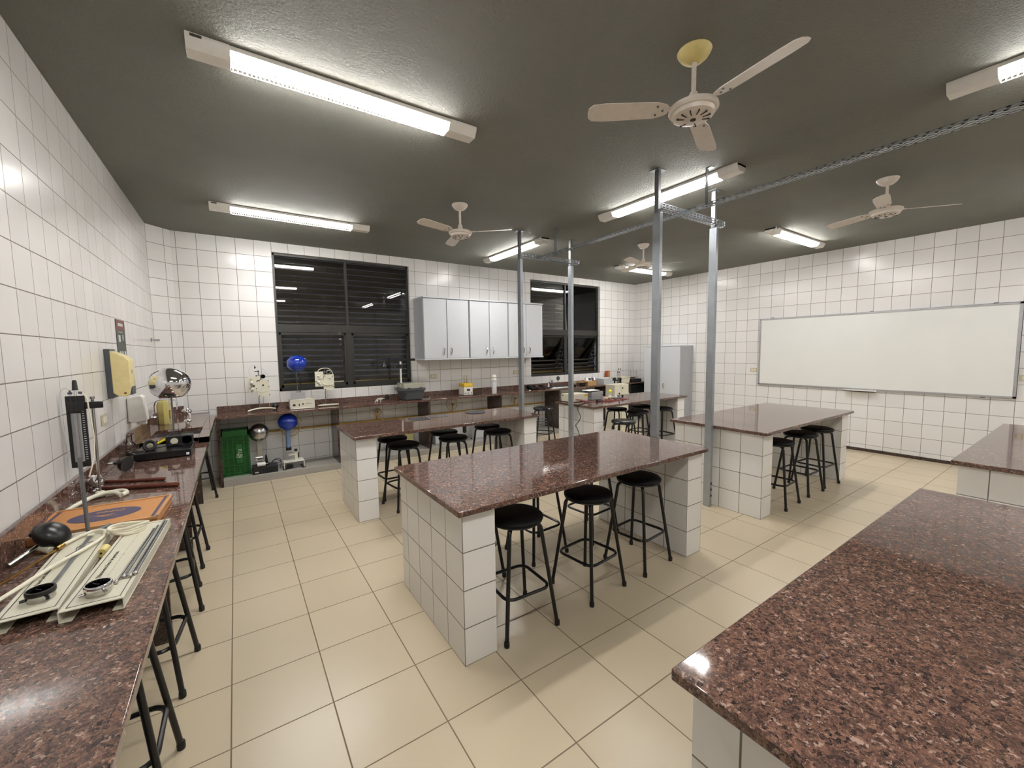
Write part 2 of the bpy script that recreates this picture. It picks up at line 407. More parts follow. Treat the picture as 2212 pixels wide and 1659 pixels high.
# ------------------------------------------------------------------ ceiling lights
def make_light():
    t = thing('ceiling_light', 'x', 'ceiling light', (0, 0, H))
    hw = 0.77
    prof = [(-0.068, 0), (-0.066, -0.022), (-0.042, -0.062), (0.042, -0.062), (0.066, -0.022), (0.068, 0)]
    B().box(-hw, hw, -0.066, 0.066, -0.022, -0.001).build('base_tray', 'white_metal', t, bevel=0.002)
    for a, e in ((-hw, -0.595), (0.575, hw)):
        b = B().prism(prof, a, e, 'x')
        o = b.build('end_cap', 'white_metal', t, bevel=0.002)
        if a < 0: B().box(a+0.02, a+0.065, -0.0700, -0.0655, -0.017, -0.006).build('maker_sticker', 'poster_dark', o)
    B().prism([(-0.05, -0.024), (-0.047, -0.036), (-0.03, -0.05), (0.03, -0.05), (0.047, -0.036), (0.05, -0.024)], -0.594, 0.574, 'x').build('tube', 'tube', t)
    f = B()
    for i in range(58):
        x = -0.585+i*0.02
        f.prism([(-0.058, -0.036), (-0.034, -0.067), (-0.026, -0.067), (-0.026, -0.052), (-0.049, -0.036)], x-0.0016, x+0.0016, 'x')
        f.prism([(0.058, -0.036), (0.034, -0.067), (0.026, -0.067), (0.026, -0.052), (0.049, -0.036)], x-0.0016, x+0.0016, 'x')
    for s_ in (-1, 1): f.box(-0.594, 0.574, s_*0.034-0.002, s_*0.034+0.002, -0.068, -0.064)
    f.build('louver_fins', 'white_metal', t, smooth=False)
    return t
lt = make_light(); G = 'ceiling lights'
lights = [((0.635, 2.03), 0, 'long fluorescent ceiling light nearest the camera, high above the left wall counter'),
          ((0.615, 4.585), 0, 'ceiling light between the left wall and the fan nearest the dark window'),
          ((6.43, 2.02), 0, 'ceiling light above the whiteboard end, left of the fan there'),
          ((6.50, 4.59), 0, 'ceiling light in the far corner, partly behind a fan and a steel post'),
          ((3.50, 2.05), PI/2, 'ceiling light crossed by the two nearer steel posts'),
          ((3.49, 4.60), PI/2, 'ceiling light crossed by the far steel post, above the wall cabinets'),
          ((3.52, -0.66), PI/2, 'ceiling light cut by the right edge of the photo, top right corner'),
          ((0.635, -0.56), 0, 'ceiling light directly above and behind the camera position'),
          ((6.43, -0.56), 0, 'ceiling light beyond the right edge, over the table by the whiteboard')]
for i, ((x, y), rz, lab) in enumerate(lights):
    o = lt if i == 0 else dup(lt, (x, y, H), rz, lab, G)
    if i == 0: o.location = (x, y, H); o['label'] = lab; o['group'] = G

# ------------------------------------------------------------------ fans
def make_fan(canopy):
    t = thing('ceiling_fan', 'x', 'ceiling fan', (0, 0, H), 0, 'ceiling fans')
    B().lathe([(0.078, 0), (0.082, -0.006), (0.078, -0.016), (0.066, -0.034), (0.045, -0.052), (0.02, -0.06), (0, -0.06)], seg=36).build('canopy', canopy, t)
    B().cyl((0, 0, -0.055), (0, 0, -0.24), 0.0115, 14).build('rod', 'fan', t)
    B().lathe([(0.016, -0.2), (0.024, -0.215), (0.026, -0.25), (0.05, -0.262), (0.1, -0.266), (0.118, -0.274), (0.12, -0.288), (0.113, -0.298), (0.102, -0.3), (0.098, -0.318), (0.07, -0.33), (0.02, -0.333), (0, -0.333)], seg=40).build('motor_housing', 'fan', t)
    for k in range(12):
        a = 2*PI*k/12
        if k % 2 == 0 or k < 7:
            B().box(0.045, 0.082, -0.0025, 0.0025, -0.3335, -0.3225, RZ(a), (0, 0, 0)).build('vent_slot', 'black_matte', t)
    B().cyl((0.0, 0, -0.329), (0, 0, -0.336), 0.014, 14).build('hub_hole', 'black_matte', t)
    for k in range(3):
        a = 2*PI*k/3
        pts = [(0.125, -0.02), (0.14, -0.034), (0.19, -0.05), (0.45, -0.056), (0.51, -0.05), (0.53, -0.03), (0.534, 0.0), (0.53, 0.03), (0.51, 0.05), (0.45, 0.056), (0.19, 0.05), (0.14, 0.034), (0.125, 0.02)]
        bl = B().prism(pts, -0.002, 0.002).build('blade', 'fan', t); bl.location = (0, 0, -0.280); bl.rotation_euler = (math.radians(14), 0, a)
        for x, y in ((0.155, 0), (0.185, 0.026), (0.185, -0.026)): B().cyl((x, y, -0.006), (x, y, 0.006), 0.006, 10).build('screw', 'steel_dark', bl)
        B().box(0.09, 0.15, -0.012, 0.012, 0.001, 0.006).build('blade_bracket', 'fan', bl)
    return t
f1 = make_fan('cream_canopy'); f1.location = (1.985, 0.752, H); f1.rotation_euler = (0, 0, math.radians(143))
f1['label'] = 'nearest white three blade ceiling fan with a yellowed canopy'
f2 = make_fan('fan'); f2.location = (1.97, 3.332, H); f2.rotation_euler = (0, 0, math.radians(77))
f2['label'] = 'white ceiling fan in front of the left window wall, above the far left table'
dup(f2, (4.945, 3.392, H), math.radians(74), 'white ceiling fan seen just above the far corner light, beside a steel post')
dup(f2, (4.945, 0.722, H), math.radians(70), 'white ceiling fan at the right, above the whiteboard')

# ------------------------------------------------------------------ steel posts, rail, cross bars
def post(x, y, label, holes=False, zt=H):
    t = thing('steel_post', label, 'post', (x, y, 0), 0, 'steel posts')
    B().box(0, 0.04, 0, 0.07, 0, zt-0.35).build('shaft', 'steel', t, bevel=0.002)
    B().box(0.004, 0.036, 0.02, 0.06, zt-0.36, zt-0.004).build('upper_shaft', 'steel_dark', t, bevel=0.002)
    B().box(-0.03, 0.07, -0.005, 0.085, zt-0.005, zt).build('ceiling_plate', 'steel_dark', t)
    if holes:
        for z in (0.115, 0.178, 0.24):
            B().lathe([(0.0135, 0), (0.0135, 0.002), (0.011, 0.003), (0, 0.0015)], (0.024, 0, z), 18, (0, -1, 0)).build('socket_hole', 'black_matte', t)
post(3.0, 1.69, 'grey steel post rising behind the near centre table, left of the nearer pair')
post(3.855, 1.685, 'grey steel post with three black holes near its foot', True)
post(3.01, 3.74, 'grey steel post at the right end of the far left table')
post(3.86, 3.73, 'grey steel post in front of the table with the wires')
def slotted(bm, L, w, h, flat=True):
    """perforated angle along local +Y, length L: bottom plate w wide and a side plate h high, real slots"""
    def plate(u0, u1, mk):
        n = int(L/0.05); rows = 2
        st = (u1-u0)
        for e in (0, 1, 2): mk(u0+st*(e*0.42), u0+st*(e*0.42+0.16), 0, L)
        for i in range(n+1):
            y = min(i*0.05, L-0.012); mk(u0, u1, y, y+0.016)
    plate(-w/2, w/2, lambda a, e, y0, y1: bm.box(a, e, y0, y1, 0, 0.002))
    plate(0, h, lambda a, e, y0, y1: bm.box(w/2-0.002, w/2, y0, y1, a, e))
    return bm
b = slotted(B(), 5.7, 0.075, 0.045)
r = b.build('cable_tray', 'steel', smooth=False); r.location = (3.345, -1.95, 2.795)
tag(r, 'long perforated steel cable tray running under the ceiling', 'cable tray')
for y, lab in ((1.72, 'perforated steel cross bar between the two nearer posts'), (3.77, 'perforated steel cross bar between the two far posts')):
    o = slotted(B(), 1.0, 0.06, 0.05).build('cross_bar', 'steel', smooth=False); o.location = (3.02, y, 2.782 if y < 2 else 2.785); o.rotation_euler = (0, 0, -PI/2)
    tag(o, lab, 'cross bar', 'perforated cross bars')
for y, lab in ((1.486, 'flat steel hanger holding the cable tray beside the nearer posts'), (3.45, 'flat steel hanger holding the far end of the cable tray')):
    t = thing('tray_hanger', lab, 'hanger', (3.345, y, H), 0, 'tray hangers')
    B().box(-0.018, 0.018, -0.003, 0.003, -0.312, 0).build('strap', 'steel_dark', t)
    B().box(-0.018, 0.018, -0.05, 0.003, -0.005, 0).build('ceiling_foot', 'steel_dark', t)

# ------------------------------------------------------------------ lab tables
def table(x0, x1, y0, y1, label, lx0, lx1, ly0, ly1):
    t = thing('lab_table', label, 'table', (x0, y0, 0), 0, 'granite topped lab tables')
    B().box(0, x1-x0, 0, y1-y0, 0.801, 0.831).build('worktop', 'granite', t, bevel=0.004)
    B().box(0, 0.19, 0, ly1-ly0, 0, 0.8).build('tiled_support', 'leg', t, loc=(lx0-x0, ly0-y0, 0), smooth=False)
    o = B().box(-0.185, 0, 0, ly1-ly0, 0, 0.8).build('tiled_support', 'leg', t, loc=(lx1-x0, ly0-y0, 0), smooth=False)
table(0.824, 2.975, 1.197, 2.172, 'near centre granite table with its whole left tiled end facing us', 0.859, 2.95, 1.2336, 2.1495)
table(0.832, 3.0, 3.345, 4.14, 'far left granite table carrying the round drain cover', 0.859, 2.98, 3.397, 4.11)
table(3.902, 6.075, 1.192, 2.185, 'middle right granite table beside the post with three holes', 3.95, 6.05, 1.243, 2.15)
table(3.935, 6.09, 3.385, 4.18, 'far right granite table with the electric unit and red wires', 3.975, 6.06, 3.42, 4.14)
table(3.925, 6.14, -0.96, 0.052, 'granite table at the right edge under the whiteboard', 3.96, 6.1, -0.92, 0.02)
table(0.81, 3.02, -0.96, 0.025, 'large foreground granite table filling the bottom right corner', 0.859, 2.98, -0.92, -0.005)
t = thing('drain_cover', 'round perforated metal cover lying on the far left table', 'drain cover', (2.465, 4.0, 0.832))
b = B().tube(arc((0, 0, 0.005), 0.12, 0, 2*PI, 40)[:-1], 0.005, 8, True)
for k in range(-4, 5):
    h = math.sqrt(0.118**2-(k*0.026)**2); b.box(k*0.026-0.005, k*0.026+0.005, -h, h, 0.002, 0.008); b.box(-h, h, k*0.026-0.005, k*0.026+0.005, 0.002, 0.008)
b.build('grid', 'steel_dark', t, smooth=False)
b = B()
for k in range(11): b.box(-0.1+k*0.02-0.002, -0.1+k*0.02+0.002, -0.1, 0.1, 0.001, 0.004); b.box(-0.1, 0.1, -0.1+k*0.02-0.002, -0.1+k*0.02+0.002, 0.002, 0.005)
o = b.build('wire_gauze', 'steel_dark', smooth=False); o.location = (1.70, 3.96, 0.8315)
tag(o, 'dark square wire gauze lying flat on the far left table', 'wire gauze')
o = B().box(-0.1, 0.1, -0.09, 0.09, 0, 0.003).build('metal_plate', 'steel_dark', bevel=0.001); o.location = (1.96, 4.02, 0.8315)
tag(o, 'flat grey square plate beside the wire gauze on the far left table', 'plate')

# ------------------------------------------------------------------ stools
def make_stool(vin='vinyl'):
    t = thing('stool', 'x', 'stool', (0, 0, 0), 0, 'black stools')
    B().lathe([(0, 0.664), (0.08, 0.663), (0.13, 0.660), (0.152, 0.654), (0.163, 0.643), (0.163, 0.634), (0.155, 0.628), (0, 0.628)], seg=40).build('seat', vin, t)
    B().lathe([(0.157, 0.628), (0.159, 0.622), (0.152, 0.616), (0, 0.616)], seg=40).build('seat_rim', 'black', t)
    for sx in (-1, 1):
        for sy_ in (-1, 1):
            p = smoothpath([(sx*0.06, sy_*0.06, 0.607), (sx*0.092, sy_*0.092, 0.602), (sx*0.108, sy_*0.108, 0.575), (sx*0.116, sy_*0.116, 0.5), (sx*0.172, sy_*0.172, 0.01)], 5)
            l = B().tube(p, 0.0115, 10).build('leg', 'black', t)
            B().lathe([(0.0145, 0), (0.0155, 0.012), (0.0145, 0.028), (0.012, 0.032)], (sx*0.172, sy_*0.172, 0), 14).build('rubber_foot', 'black_matte', l)
    h, rr = 0.146, 0.055; pts = []
    for cx, cy_, a in ((1, 1, 0), (-1, 1, PI/2), (-1, -1, PI), (1, -1, 1.5*PI)):
        pts += arc((cx*(h-rr), cy_*(h-rr), 0.232), rr, a, a+PI/2, 6)
    B().tube(pts, 0.0095, 8, True).build('foot_ring', 'black', t)
    return t
st0 = make_stool()
stools = [
 (1.288, 1.392, -2.5, 'black stool under the near table, closest to its tiled left end'),
 (1.893, 1.406, 6, 'middle of the three black stools along the near table front'),
 (2.439, 1.43, 6, 'black stool under the near table beside its right tiled support'),
 (1.30, 1.99, 2, 'stool on the rear side of the near table, hidden behind the leftmost front stool'),
 (1.895, 1.993, 3, 'stool on the rear side of the near table, its foot ring showing between front stools'),
 (2.48, 1.985, 6, 'stool on the rear side of the near table, by the right tiled support'),
 (1.385, 3.60, 8, 'front stool at the left end of the far left table'),
 (1.39, 3.985, 3, 'rear stool at the left end of the far left table'),
 (1.955, 3.60, -6, 'front stool at the middle of the far left table'),
 (2.01, 3.96, 4, 'rear stool at the middle of the far left table'),
 (2.55, 3.60, 5, 'front stool at the right end of the far left table'),
 (2.61, 3.96, 2, 'rear stool at the right end of the far left table'),
 (4.518, 1.375, 3, 'stool under the middle right table closest to its left tiled end'),
 (5.135, 1.39, -2, 'middle stool under the middle right table'),
 (5.595, 1.395, -4, 'stool under the middle right table nearest the whiteboard'),
 (5.06, 3.97, 10, 'rear stool at the left of the far right table'),
 (5.07, 3.565, 20, 'front stool tucked under the middle of the far right table'),
 (5.61, 3.93, 5, 'rear stool under the middle of the far right table'),
 (5.65, 3.545, -8, 'stool right of the steel post under the far right table'),
 (-0.472, 1.345, 0, 'stool under the left wall counter nearest the camera'),
 (-0.475, 2.025, -6, 'second stool under the left wall counter from the camera'),
 (-0.477, 2.76, 5, 'third stool under the left wall counter from the camera'),
 (-0.482, 3.42, -3, 'fourth stool under the left wall counter from the camera'),
 (-0.48, 5.21, 8, 'stool under the sink in the left far corner')]
for i, (x, y, rz, lab) in enumerate(stools):
    if i == 0: st0.location = (x, y, 0); st0.rotation_euler = (0, 0, math.radians(rz)); st0['label'] = lab
    else: dup(st0, (x, y, 0), math.radians(rz), lab)
st1 = make_stool('vinyl_shiny'); st1.location = (4.24, 3.125, 0); st1.rotation_euler = (0, 0, 0.35); st1['label'] = 'stool with a shiny seat standing out in front of the far right table'
dup(st1, (4.19, 4.80, 0), 0.6, 'lone stool in the gap between the two far tables, before a dark panel')
t = thing('wire_rack', 'rack of four bent black rods low behind the lone stool', 'rack', (4.335, 5.02, 0.0))
for k in range(4):
    z = 0.27+k*0.045
    B().tube(smoothpath([(-0.17, 0.02, z+0.02), (-0.05, -0.02, z+0.015), (0.08, -0.02, z), (0.17, 0.03, z-0.015)], 5), 0.008, 8).build('rod', 'steel_dark', t)
for x in (-0.17, 0.17): B().cyl((x, 0.02, 0), (x, 0.02, 0.45), 0.008, 8).build('upright', 'black', t)

# ------------------------------------------------------------------ wall counters
ZL, ZS, ZB = 0.84, 0.885, 0.862
t = thing('wall_counter', 'long granite counter along the left wall holding the instruments', 'counter', (XL, 0, 0))
X = lambda x: x-XL
B().box(X(-0.785), X(-0.262), YB+0.005, 3.92, ZL-0.03, ZL).build('worktop', 'granite', t, bevel=0.004)
B().box(X(-0.788), X(-0.768), YB+0.005, 3.92, ZL, 0.957).build('backsplash', 'granite', t, bevel=0.003)
for y in (-1.65, -0.316, 1.016, 2.348, 3.68):
    B().box(X(-0.775), X(-0.405), y, y+0.03, 0, ZL-0.03).build('support_panel', 'granite_dark', t, bevel=0.002)
t = thing('sink_counter', 'granite sink counter in the left far corner, raised above the long counter', 'counter', (XL, 3.92, 0))
Y = lambda y: y-3.92
b = B()
b.box(X(-0.333), X(-0.258), Y(3.923), Y(5.43), ZS-0.045, ZS)
b.box(X(-0.785), X(-0.69), Y(3.923), Y(5.71), ZS-0.03, ZS)
b.prism([(X(-0.785), Y(5.71)), (X(-0.69), Y(5.71)), (X(-0.69), Y(5.81))], ZS-0.03, ZS)
b.box(X(-0.69), X(-0.335), Y(3.923), Y(4.17), ZS-0.03, ZS)
b.prism([(X(-0.69), Y(4.58)), (X(-0.335), Y(4.58)), (X(-0.335), Y(5.91)), (X(-0.595), Y(5.905)), (X(-0.69), Y(5.81))], ZS-0.03, ZS)
b.box(X(-0.72), X(-0.258), Y(3.923), Y(3.945), ZL, ZS)
b.build('worktop', 'granite', t)
b = B().box(X(-0.788), X(-0.768), Y(3.92), Y(5.70), ZS, 0.985)
b.build('backsplash', 'granite', t, bevel=0.002)
B().prism([(X(-0.78), Y(5.70)), (X(-0.765), Y(5.69)), (X(-0.585), Y(5.875)), (X(-0.6), Y(5.89))], ZS, 0.985).build('corner_backsplash', 'granite', t)
b = B(); x0, x1, y0, y1 = X(-0.69), X(-0.335), Y(4.17), Y(4.58)
b.box(x0, x0+0.004, y0, y1, 0.72, ZS-0.03).box(x1-0.004, x1, y0, y1, 0.72, ZS-0.03).box(x0, x1, y0, y0+0.004, 0.72, ZS-0.03).box(x0, x1, y1-0.004, y1, 0.72, ZS-0.03).box(x0, x1, y0, y1, 0.716, 0.72)
b.build('basin', 'basin', t)
B().lathe([(0.04, 0), (0.04, 0.003), (0.03, 0.004), (0, 0.002)], ((x0+x1)/2, (y0+y1)/2+0.1, 0.72), 20).build('drain', 'chrome', t)
B().box(X(-0.775), X(-0.40), Y(4.915), Y(4.945), 0, ZS-0.03).build('support_panel', 'granite_dark', t, bevel=0.002)
t = thing('window_counter', 'long granite counter under the windows along the far wall', 'counter', (0, 5.444, 0))
B().box(-0.255, 7.835, 0, 0.468, ZB-0.03, ZB).build('worktop', 'granite', t, bevel=0.004)
B().box(-0.255, 7.835, 0.452, 0.470, ZB, 0.941).build('backsplash', 'granite', t, bevel=0.002)
for x in (-0.255, 1.085, 2.425, 3.755, 5.095, 6.5, 7.15):
    B().box(x, x+0.03, -0.012 if x < 7 else 0.02, 0.445, 0.0 if x < 0 else 0.084, ZB-0.03).build('support_panel', 'granite_dark', t, bevel=0.002)
o = B().box(0, 0.55, 0, 0.34, 0, 0.72).build('shade_block', 'black_matte', bevel=0.006); o.location = (7.205, 5.5, 0.084)  # added block, its black colour stands for the shade below the counter
tag(o, 'black block standing in for the shaded void under the window counter beside the tall cabinet', 'box')
# gas pipe along the wall
t = thing('gas_pipe', 'ochre painted gas pipe running low along the far wall', 'pipe', (0, YW-0.03, 0.555))
B().cyl((0.25, 0, 0), (7.3, 0, 0), 0.014, 10).build('run', 'gas_pipe', t)
for x in (1.75, 3.05, 4.36):
    v = B().cyl((x, 0, 0), (x, -0.005, 0.13), 0.009, 8)
    v.build('riser', 'gas_pipe', t)
    B().ball((x, -0.012, 0.13), 0.02).cyl((x-0.03, -0.03, 0.135), (x+0.03, -0.03, 0.135), 0.007, 8).build('valve', 'brass', t)
def hose_loop(x, z, r, label, y=5.845, tail=False):
    p = [(x+r*math.cos(a)*(1-0.04*a), y-0.012*a/PI, z+r*1.02*math.sin(a)*(1-0.03*a)) for a in [0.4+i*0.33 for i in range(30)]]
    if tail: p += [(x+0.05, y-0.03, z-0.1), (x+0.12, y-0.03, z-0.2)]
    tag(B().tube(smoothpath(p, 3), 0.0075, 8).build('rubber_hose', 'hose'), label, 'hose', 'rubber gas hoses')
hose_loop(0.56, 0.60, 0.15, 'coiled rubber hose hanging behind the lower blue sphere')
hose_loop(1.76, 0.68, 0.055, 'small coil of rubber hose on the wall by the small tangle of wires', tail=True)
hose_loop(3.02, 0.70, 0.115, 'coiled rubber hose under the counter below the yellow topped device')
hose_loop(4.35, 0.69, 0.115, 'coiled rubber hose under the counter behind the far left post')

# ------------------------------------------------------------------ wall cabinets, tall cabinet
def wall_cabinet(x0, w, label):
    t = thing('wall_cabinet', label, 'cabinet', (x0, YW-0.40, 1.475), 0, 'wall cabinets')
    B().box(0, w, 0.018, 0.398, 0.022, 0.968).build('body', 'laminate_side', t, bevel=0.002)
    B().box(-0.002, w+0.002, -0.012, 0.398, 0.968, 0.99).build('top_panel', 'laminate', t, bevel=0.002)
    B().box(-0.002, w+0.002, -0.012, 0.398, 0, 0.022).build('bottom_panel', 'laminate', t, bevel=0.002)
    for k in range(2):
        a = 0.012+k*(w/2-0.006); e = a+w/2-0.018
        d = B().box(a, e, 0, 0.016, 0.026, 0.958).build('door', 'laminate', t, bevel=0.0015)
        hx = e-0.06 if k == 0 else a+0.06
        p = smoothpath([(hx, 0.0, 0.07), (hx-0.006, -0.02, 0.09), (hx, -0.03, 0.13), (hx+0.006, -0.02, 0.17), (hx, 0.0, 0.19)], 4)
        B().tube(p, [0.004+0.006*math.sin(PI*i/(len(p)-1)) for i in range(len(p))], 8).build('handle', 'satin', d)
wall_cabinet(2.415, 0.80, 'left of the three wall cabinets, next to the left window')
wall_cabinet(3.222, 0.77, 'middle one of the three wall cabinets')
wall_cabinet(3.998, 0.772, 'right of the three wall cabinets, partly behind a steel post')
t = thing('tall_cabinet', 'tall light grey cabinet in the far right corner', 'cabinet', (7.412, 4.41, 0))
B().box(0.02, 0.425, 0, 0.88, 0.05, 1.645).build('body', 'laminate_side', t, bevel=0.002)
B().box(-0.004, 0.428, -0.004, 0.884, 1.645, 1.668).build('top_panel', 'laminate', t, bevel=0.002)
B().box(0.05, 0.425, 0.02, 0.86, 0, 0.05).build('kickboard', 'black_matte', t)
for k in range(2):
    a = 0.006+k*0.436; d = B().box(0, 0.018, a, a+0.432, 0.055, 1.64).build('door', 'laminate', t, bevel=0.0015)
    hy = 0.375 if k == 0 else 0.50
    p = smoothpath([(0, hy, 0.77), (-0.025, hy+0.004, 0.80), (-0.03, hy, 0.85), (-0.025, hy-0.004, 0.89), (0, hy, 0.92)], 4)
    B().tube(p, 0.008, 8).build('handle', 'satin', d)

# ------------------------------------------------------------------ whiteboard, outlets
t = thing('whiteboard', 'wide white board hung on the tiled right wall', 'whiteboard', (XR, 0, 0))
B().box(-0.018, -0.002, 0.15, 3.09, 0.955, 2.085).build('writing_surface', 'board', t, smooth=False)
b = B().box(-0.026, -0.001, 0.13, 3.105, 2.08, 2.105).box(-0.026, -0.001, 0.13, 3.105, 0.935, 0.96).box(-0.026, -0.001, 0.13, 0.16, 0.935, 2.105).box(-0.026, -0.001, 3.08, 3.105, 0.935, 2.105)
b.build('frame', 'alu', t, bevel=0.002)
B().box(-0.075, -0.02, 1.44, 1.82, 0.912, 0.922).box(-0.075, -0.07, 1.44, 1.82, 0.912, 0.935).box(-0.03, -0.001, 1.44, 1.82, 0.912, 0.936).build('pen_tray', 'white_metal', t)
for y, z in ((2.9, 2.108), (1.55, 2.108), (0.35, 2.108), (0.4, 0.932)): B().box(-0.02, -0.001, y-0.02, y+0.02, z-0.008, z+0.008).build('clip', 'steel_dark', t)
B().box(-0.022, -0.019, 0.17, 0.26, 2.085, 2.1).build('maker_plate', 'ink', t)
def outlet(loc, rz, label, w=0.115, h=0.072):
    t = thing('wall_outlet', label, 'outlet', loc, rz, 'wall outlets')
    B().box(-w/2, w/2, -0.008, 0.0, -h/2, h/2).build('plate', 'outlet', t, bevel=0.002)
    for x in (-0.022, 0.022):
        B().box(x-0.016, x+0.016, -0.0105, -0.007, -0.02, 0.02).build('socket', 'beige', t, bevel=0.001)
outlet((2.729, YW, 1.191), 0, 'beige outlet on the far wall left of the yellow topped device')
outlet((4.418, YW, 1.187), 0, 'beige outlet on the far wall beside the far left steel post')
outlet((XR, 3.195, 1.19), -PI/2, 'beige outlet on the right wall left of the whiteboard')
outlet((XR, 0.06, 1.19), -PI/2, 'beige outlet at the right edge of the photo beyond the whiteboard')
outlet((XL, 3.29, 1.178), PI/2, 'beige outlet on the left wall below the paper towel dispenser', 0.13)

# ------------------------------------------------------------------ left wall fittings
t = thing('towel_dispenser', 'yellowed cream paper towel dispenser on the left wall', 'dispenser', (XL, 3.45, 0))
B().box(0.0, 0.032, 0, 0.175, 1.307, 1.658).build('back_plate', 'grey_plastic', t, bevel=0.004)
pr = [(0.03, 1.645), (0.105, 1.605), (0.129, 1.575), (0.129, 1.385), (0.118, 1.33), (0.095, 1.315), (0.055, 1.322), (0.03, 1.345)]
B().prism([(x, z) for x, z in pr], 0.0, 0.172, 'y').build('cover', 'cream', t, bevel=0.005)
B().box(0.095, 0.131, 0.02, 0.15, 1.325, 1.385).build('outlet_lip', 'grey_plastic', t, bevel=0.004)
B().lathe([(0.008, 0), (0.007, 0.002), (0, 0.002)], (0.095, 0.0, 1.34), 16, (0, -1, 0)).build('lock', 'brass', t)
B().box(0.129, 0.1305, 0.05, 0.09, 1.48, 1.505).build('label_patch', 'beige_lid', t)
t = thing('soap_dispenser', 'white soap dispenser on the left wall under the cream one', 'dispenser', (XL, 4.0, 0))
B().prism([(0.004, 1.262), (0.09, 1.278), (0.108, 1.262), (0.122, 1.062), (0.002, 1.049)], 0.0, 0.12, 'y').build('cover', 'white_plastic', t, bevel=0.008)
B().box(0.05, 0.11, 0.035, 0.085, 1.03, 1.056).build('nozzle', 'white_plastic', t, bevel=0.004)
B().lathe([(0.005, 0), (0, 0.001)], (0.012, -0.0005, 1.06), 10, (0, -1, 0)).build('screw', 'ink', t)
t = thing('wall_poster', 'narrow dark printed notice on the left wall above the towel dispenser', 'poster', (XL, 3.875, 0))
B().box(0, 0.003, 0, 0.31, 1.50, 1.897).build('sheet', 'poster_dark', t)
B().box(0.003, 0.0036, 0, 0.31, 1.82, 1.897).build('header', 'poster_red', t)
b = B().box(0.0036, 0.0042, 0.07, 0.24, 1.848, 1.872).box(0.003, 0.0036, 0.08, 0.22, 1.798, 1.804)
b.box(0.003, 0.0036, 0.06, 0.13, 1.72, 1.775).box(0.003, 0.0036, 0.2, 0.23, 1.735, 1.78)
for yy in (0.06, 0.14, 0.23): b.box(0.003, 0.0036, yy, yy+0.05, 1.61, 1.645); b.box(0.003, 0.0036, yy, yy+0.05, 1.52, 1.55)
b.build('print', 'pale_print', t)
t = thing('wall_pipe_stub', 'short chrome pipe stub sticking out of the left wall near the corner', 'pipe', (XL, 5.50, 1.779))
B().cyl((0, 0, 0), (0.075, 0, 0), 0.013, 14).build('stub', 'chrome', t)
B().lathe([(0.028, 0), (0.024, 0.006), (0.014, 0.008)], (0, 0, 0), 18, (1, 0, 0)).build('flange', 'chrome', t)
t = thing('faucet', 'chrome wall faucet over the sink with a long spout', 'faucet', (XL, 4.86, 0))
B().tube(smoothpath([(0.0, 0, 1.0), (0.045, 0, 1.0), (0.06, -0.02, 1.04), (0.065, -0.03, 1.12), (0.10, -0.06, 1.165), (0.22, -0.12, 1.165), (0.25, -0.14, 1.14), (0.252, -0.142, 1.09)], 6), 0.0095, 12).build('spout', 'chrome', t)
B().lathe([(0.03, 0), (0.026, 0.008), (0.012, 0.01)], (0, 0, 1.0), 20, (1, 0, 0)).build('flange', 'chrome', t)
B().ball((0.06, -0.055, 0.992), 0.026, 0.7).build('knob', 'chrome', t)
t = thing('soap_jug', 'yellowish plastic jug standing behind the sink', 'jug', (-0.675, 5.05, ZS))
B().lathe([(0.055, 0), (0.062, 0.01), (0.062, 0.2), (0.05, 0.235), (0.024, 0.255), (0.022, 0.275), (0, 0.275)], seg=8).build('body', 'amber_bottle', t, ang=25)
B().lathe([(0.058, 0.002), (0.058, 0.055), (0, 0.055)], seg=8).build('liquid', 'cream_canopy', t, ang=25)
B().cyl((0, 0, 0.27), (0, 0, 0.295), 0.018, 14).build('cap', 'white_plastic', t)
t = thing('chrome_tap', 'rounded chrome tap standing at the far side of the sink', 'tap', (-0.50, 5.16, ZS))
B().lathe([(0.04, 0), (0.036, 0.01), (0.02, 0.018), (0.016, 0.05), (0.03, 0.075), (0.046, 0.10), (0.046, 0.115), (0.03, 0.135), (0, 0.14)], seg=28).build('body', 'chrome', t)
B().tube(smoothpath([(0, 0, 0.06), (0.02, -0.06, 0.09), (0.03, -0.10, 0.08), (0.032, -0.11, 0.05)], 5), 0.009, 10).build('spout', 'chrome', t)

# ------------------------------------------------------------------ things on the left counter
def vdg(loc, label, group):
    return thing('electrostatic_generator', label, 'electrostatic generator', loc, 0, group)
GV = 'ball topped electrostatic generators'
t = vdg((-0.51, 3.56, ZL), 'silver domed generator with a black base on the left counter', GV)
B().box(-0.165, 0.165, -0.17, 0.17, 0.006, 0.055).build('base', 'black', t, bevel=0.003)
for x in (-0.14, 0.14):
    for y in (-0.14, 0.14): B().cyl((x, y, 0), (x, y, 0.008), 0.012, 10).build('foot', 'black_matte', t)
b = B().box(0.0, 0.165, 0.0, 0.10, 0.055, 0.135); b.cyl((0.13, 0.0, 0.1), (0.13, 0.12, 0.1), 0.036, 18)
h = b.build('motor_block', 'black_matte', t, bevel=0.004)
B().lathe([(0.024, 0), (0.024, 0.002), (0.004, 0.002), (0.004, 0.004), (0, 0.004)], (0.052, 0.0, 0.098), 26, (0, -1, 0)).build('dial_plate', 'beige', h)
b = B()
for x in (0.035, 0.08): b.box(x-0.003, x+0.003, 0.03, 0.07, 0.13, 0.44)
b.build('acrylic_column', 'acrylic', t)
B().box(0.015, 0.095, 0.02, 0.08, 0.135, 0.175).build('column_clamp', 'acrylic', t)
B().cyl((0.05, 0.05, 0.16), (0.05, 0.05, 0.44), 0.006, 10).build('belt_rod', 'steel_dark', t)
B().ball((0.047, 0.16-0.10, 0.545), 0.135, 0.94, 40, -0.84, 1.0).build('dome', 'chrome', t)
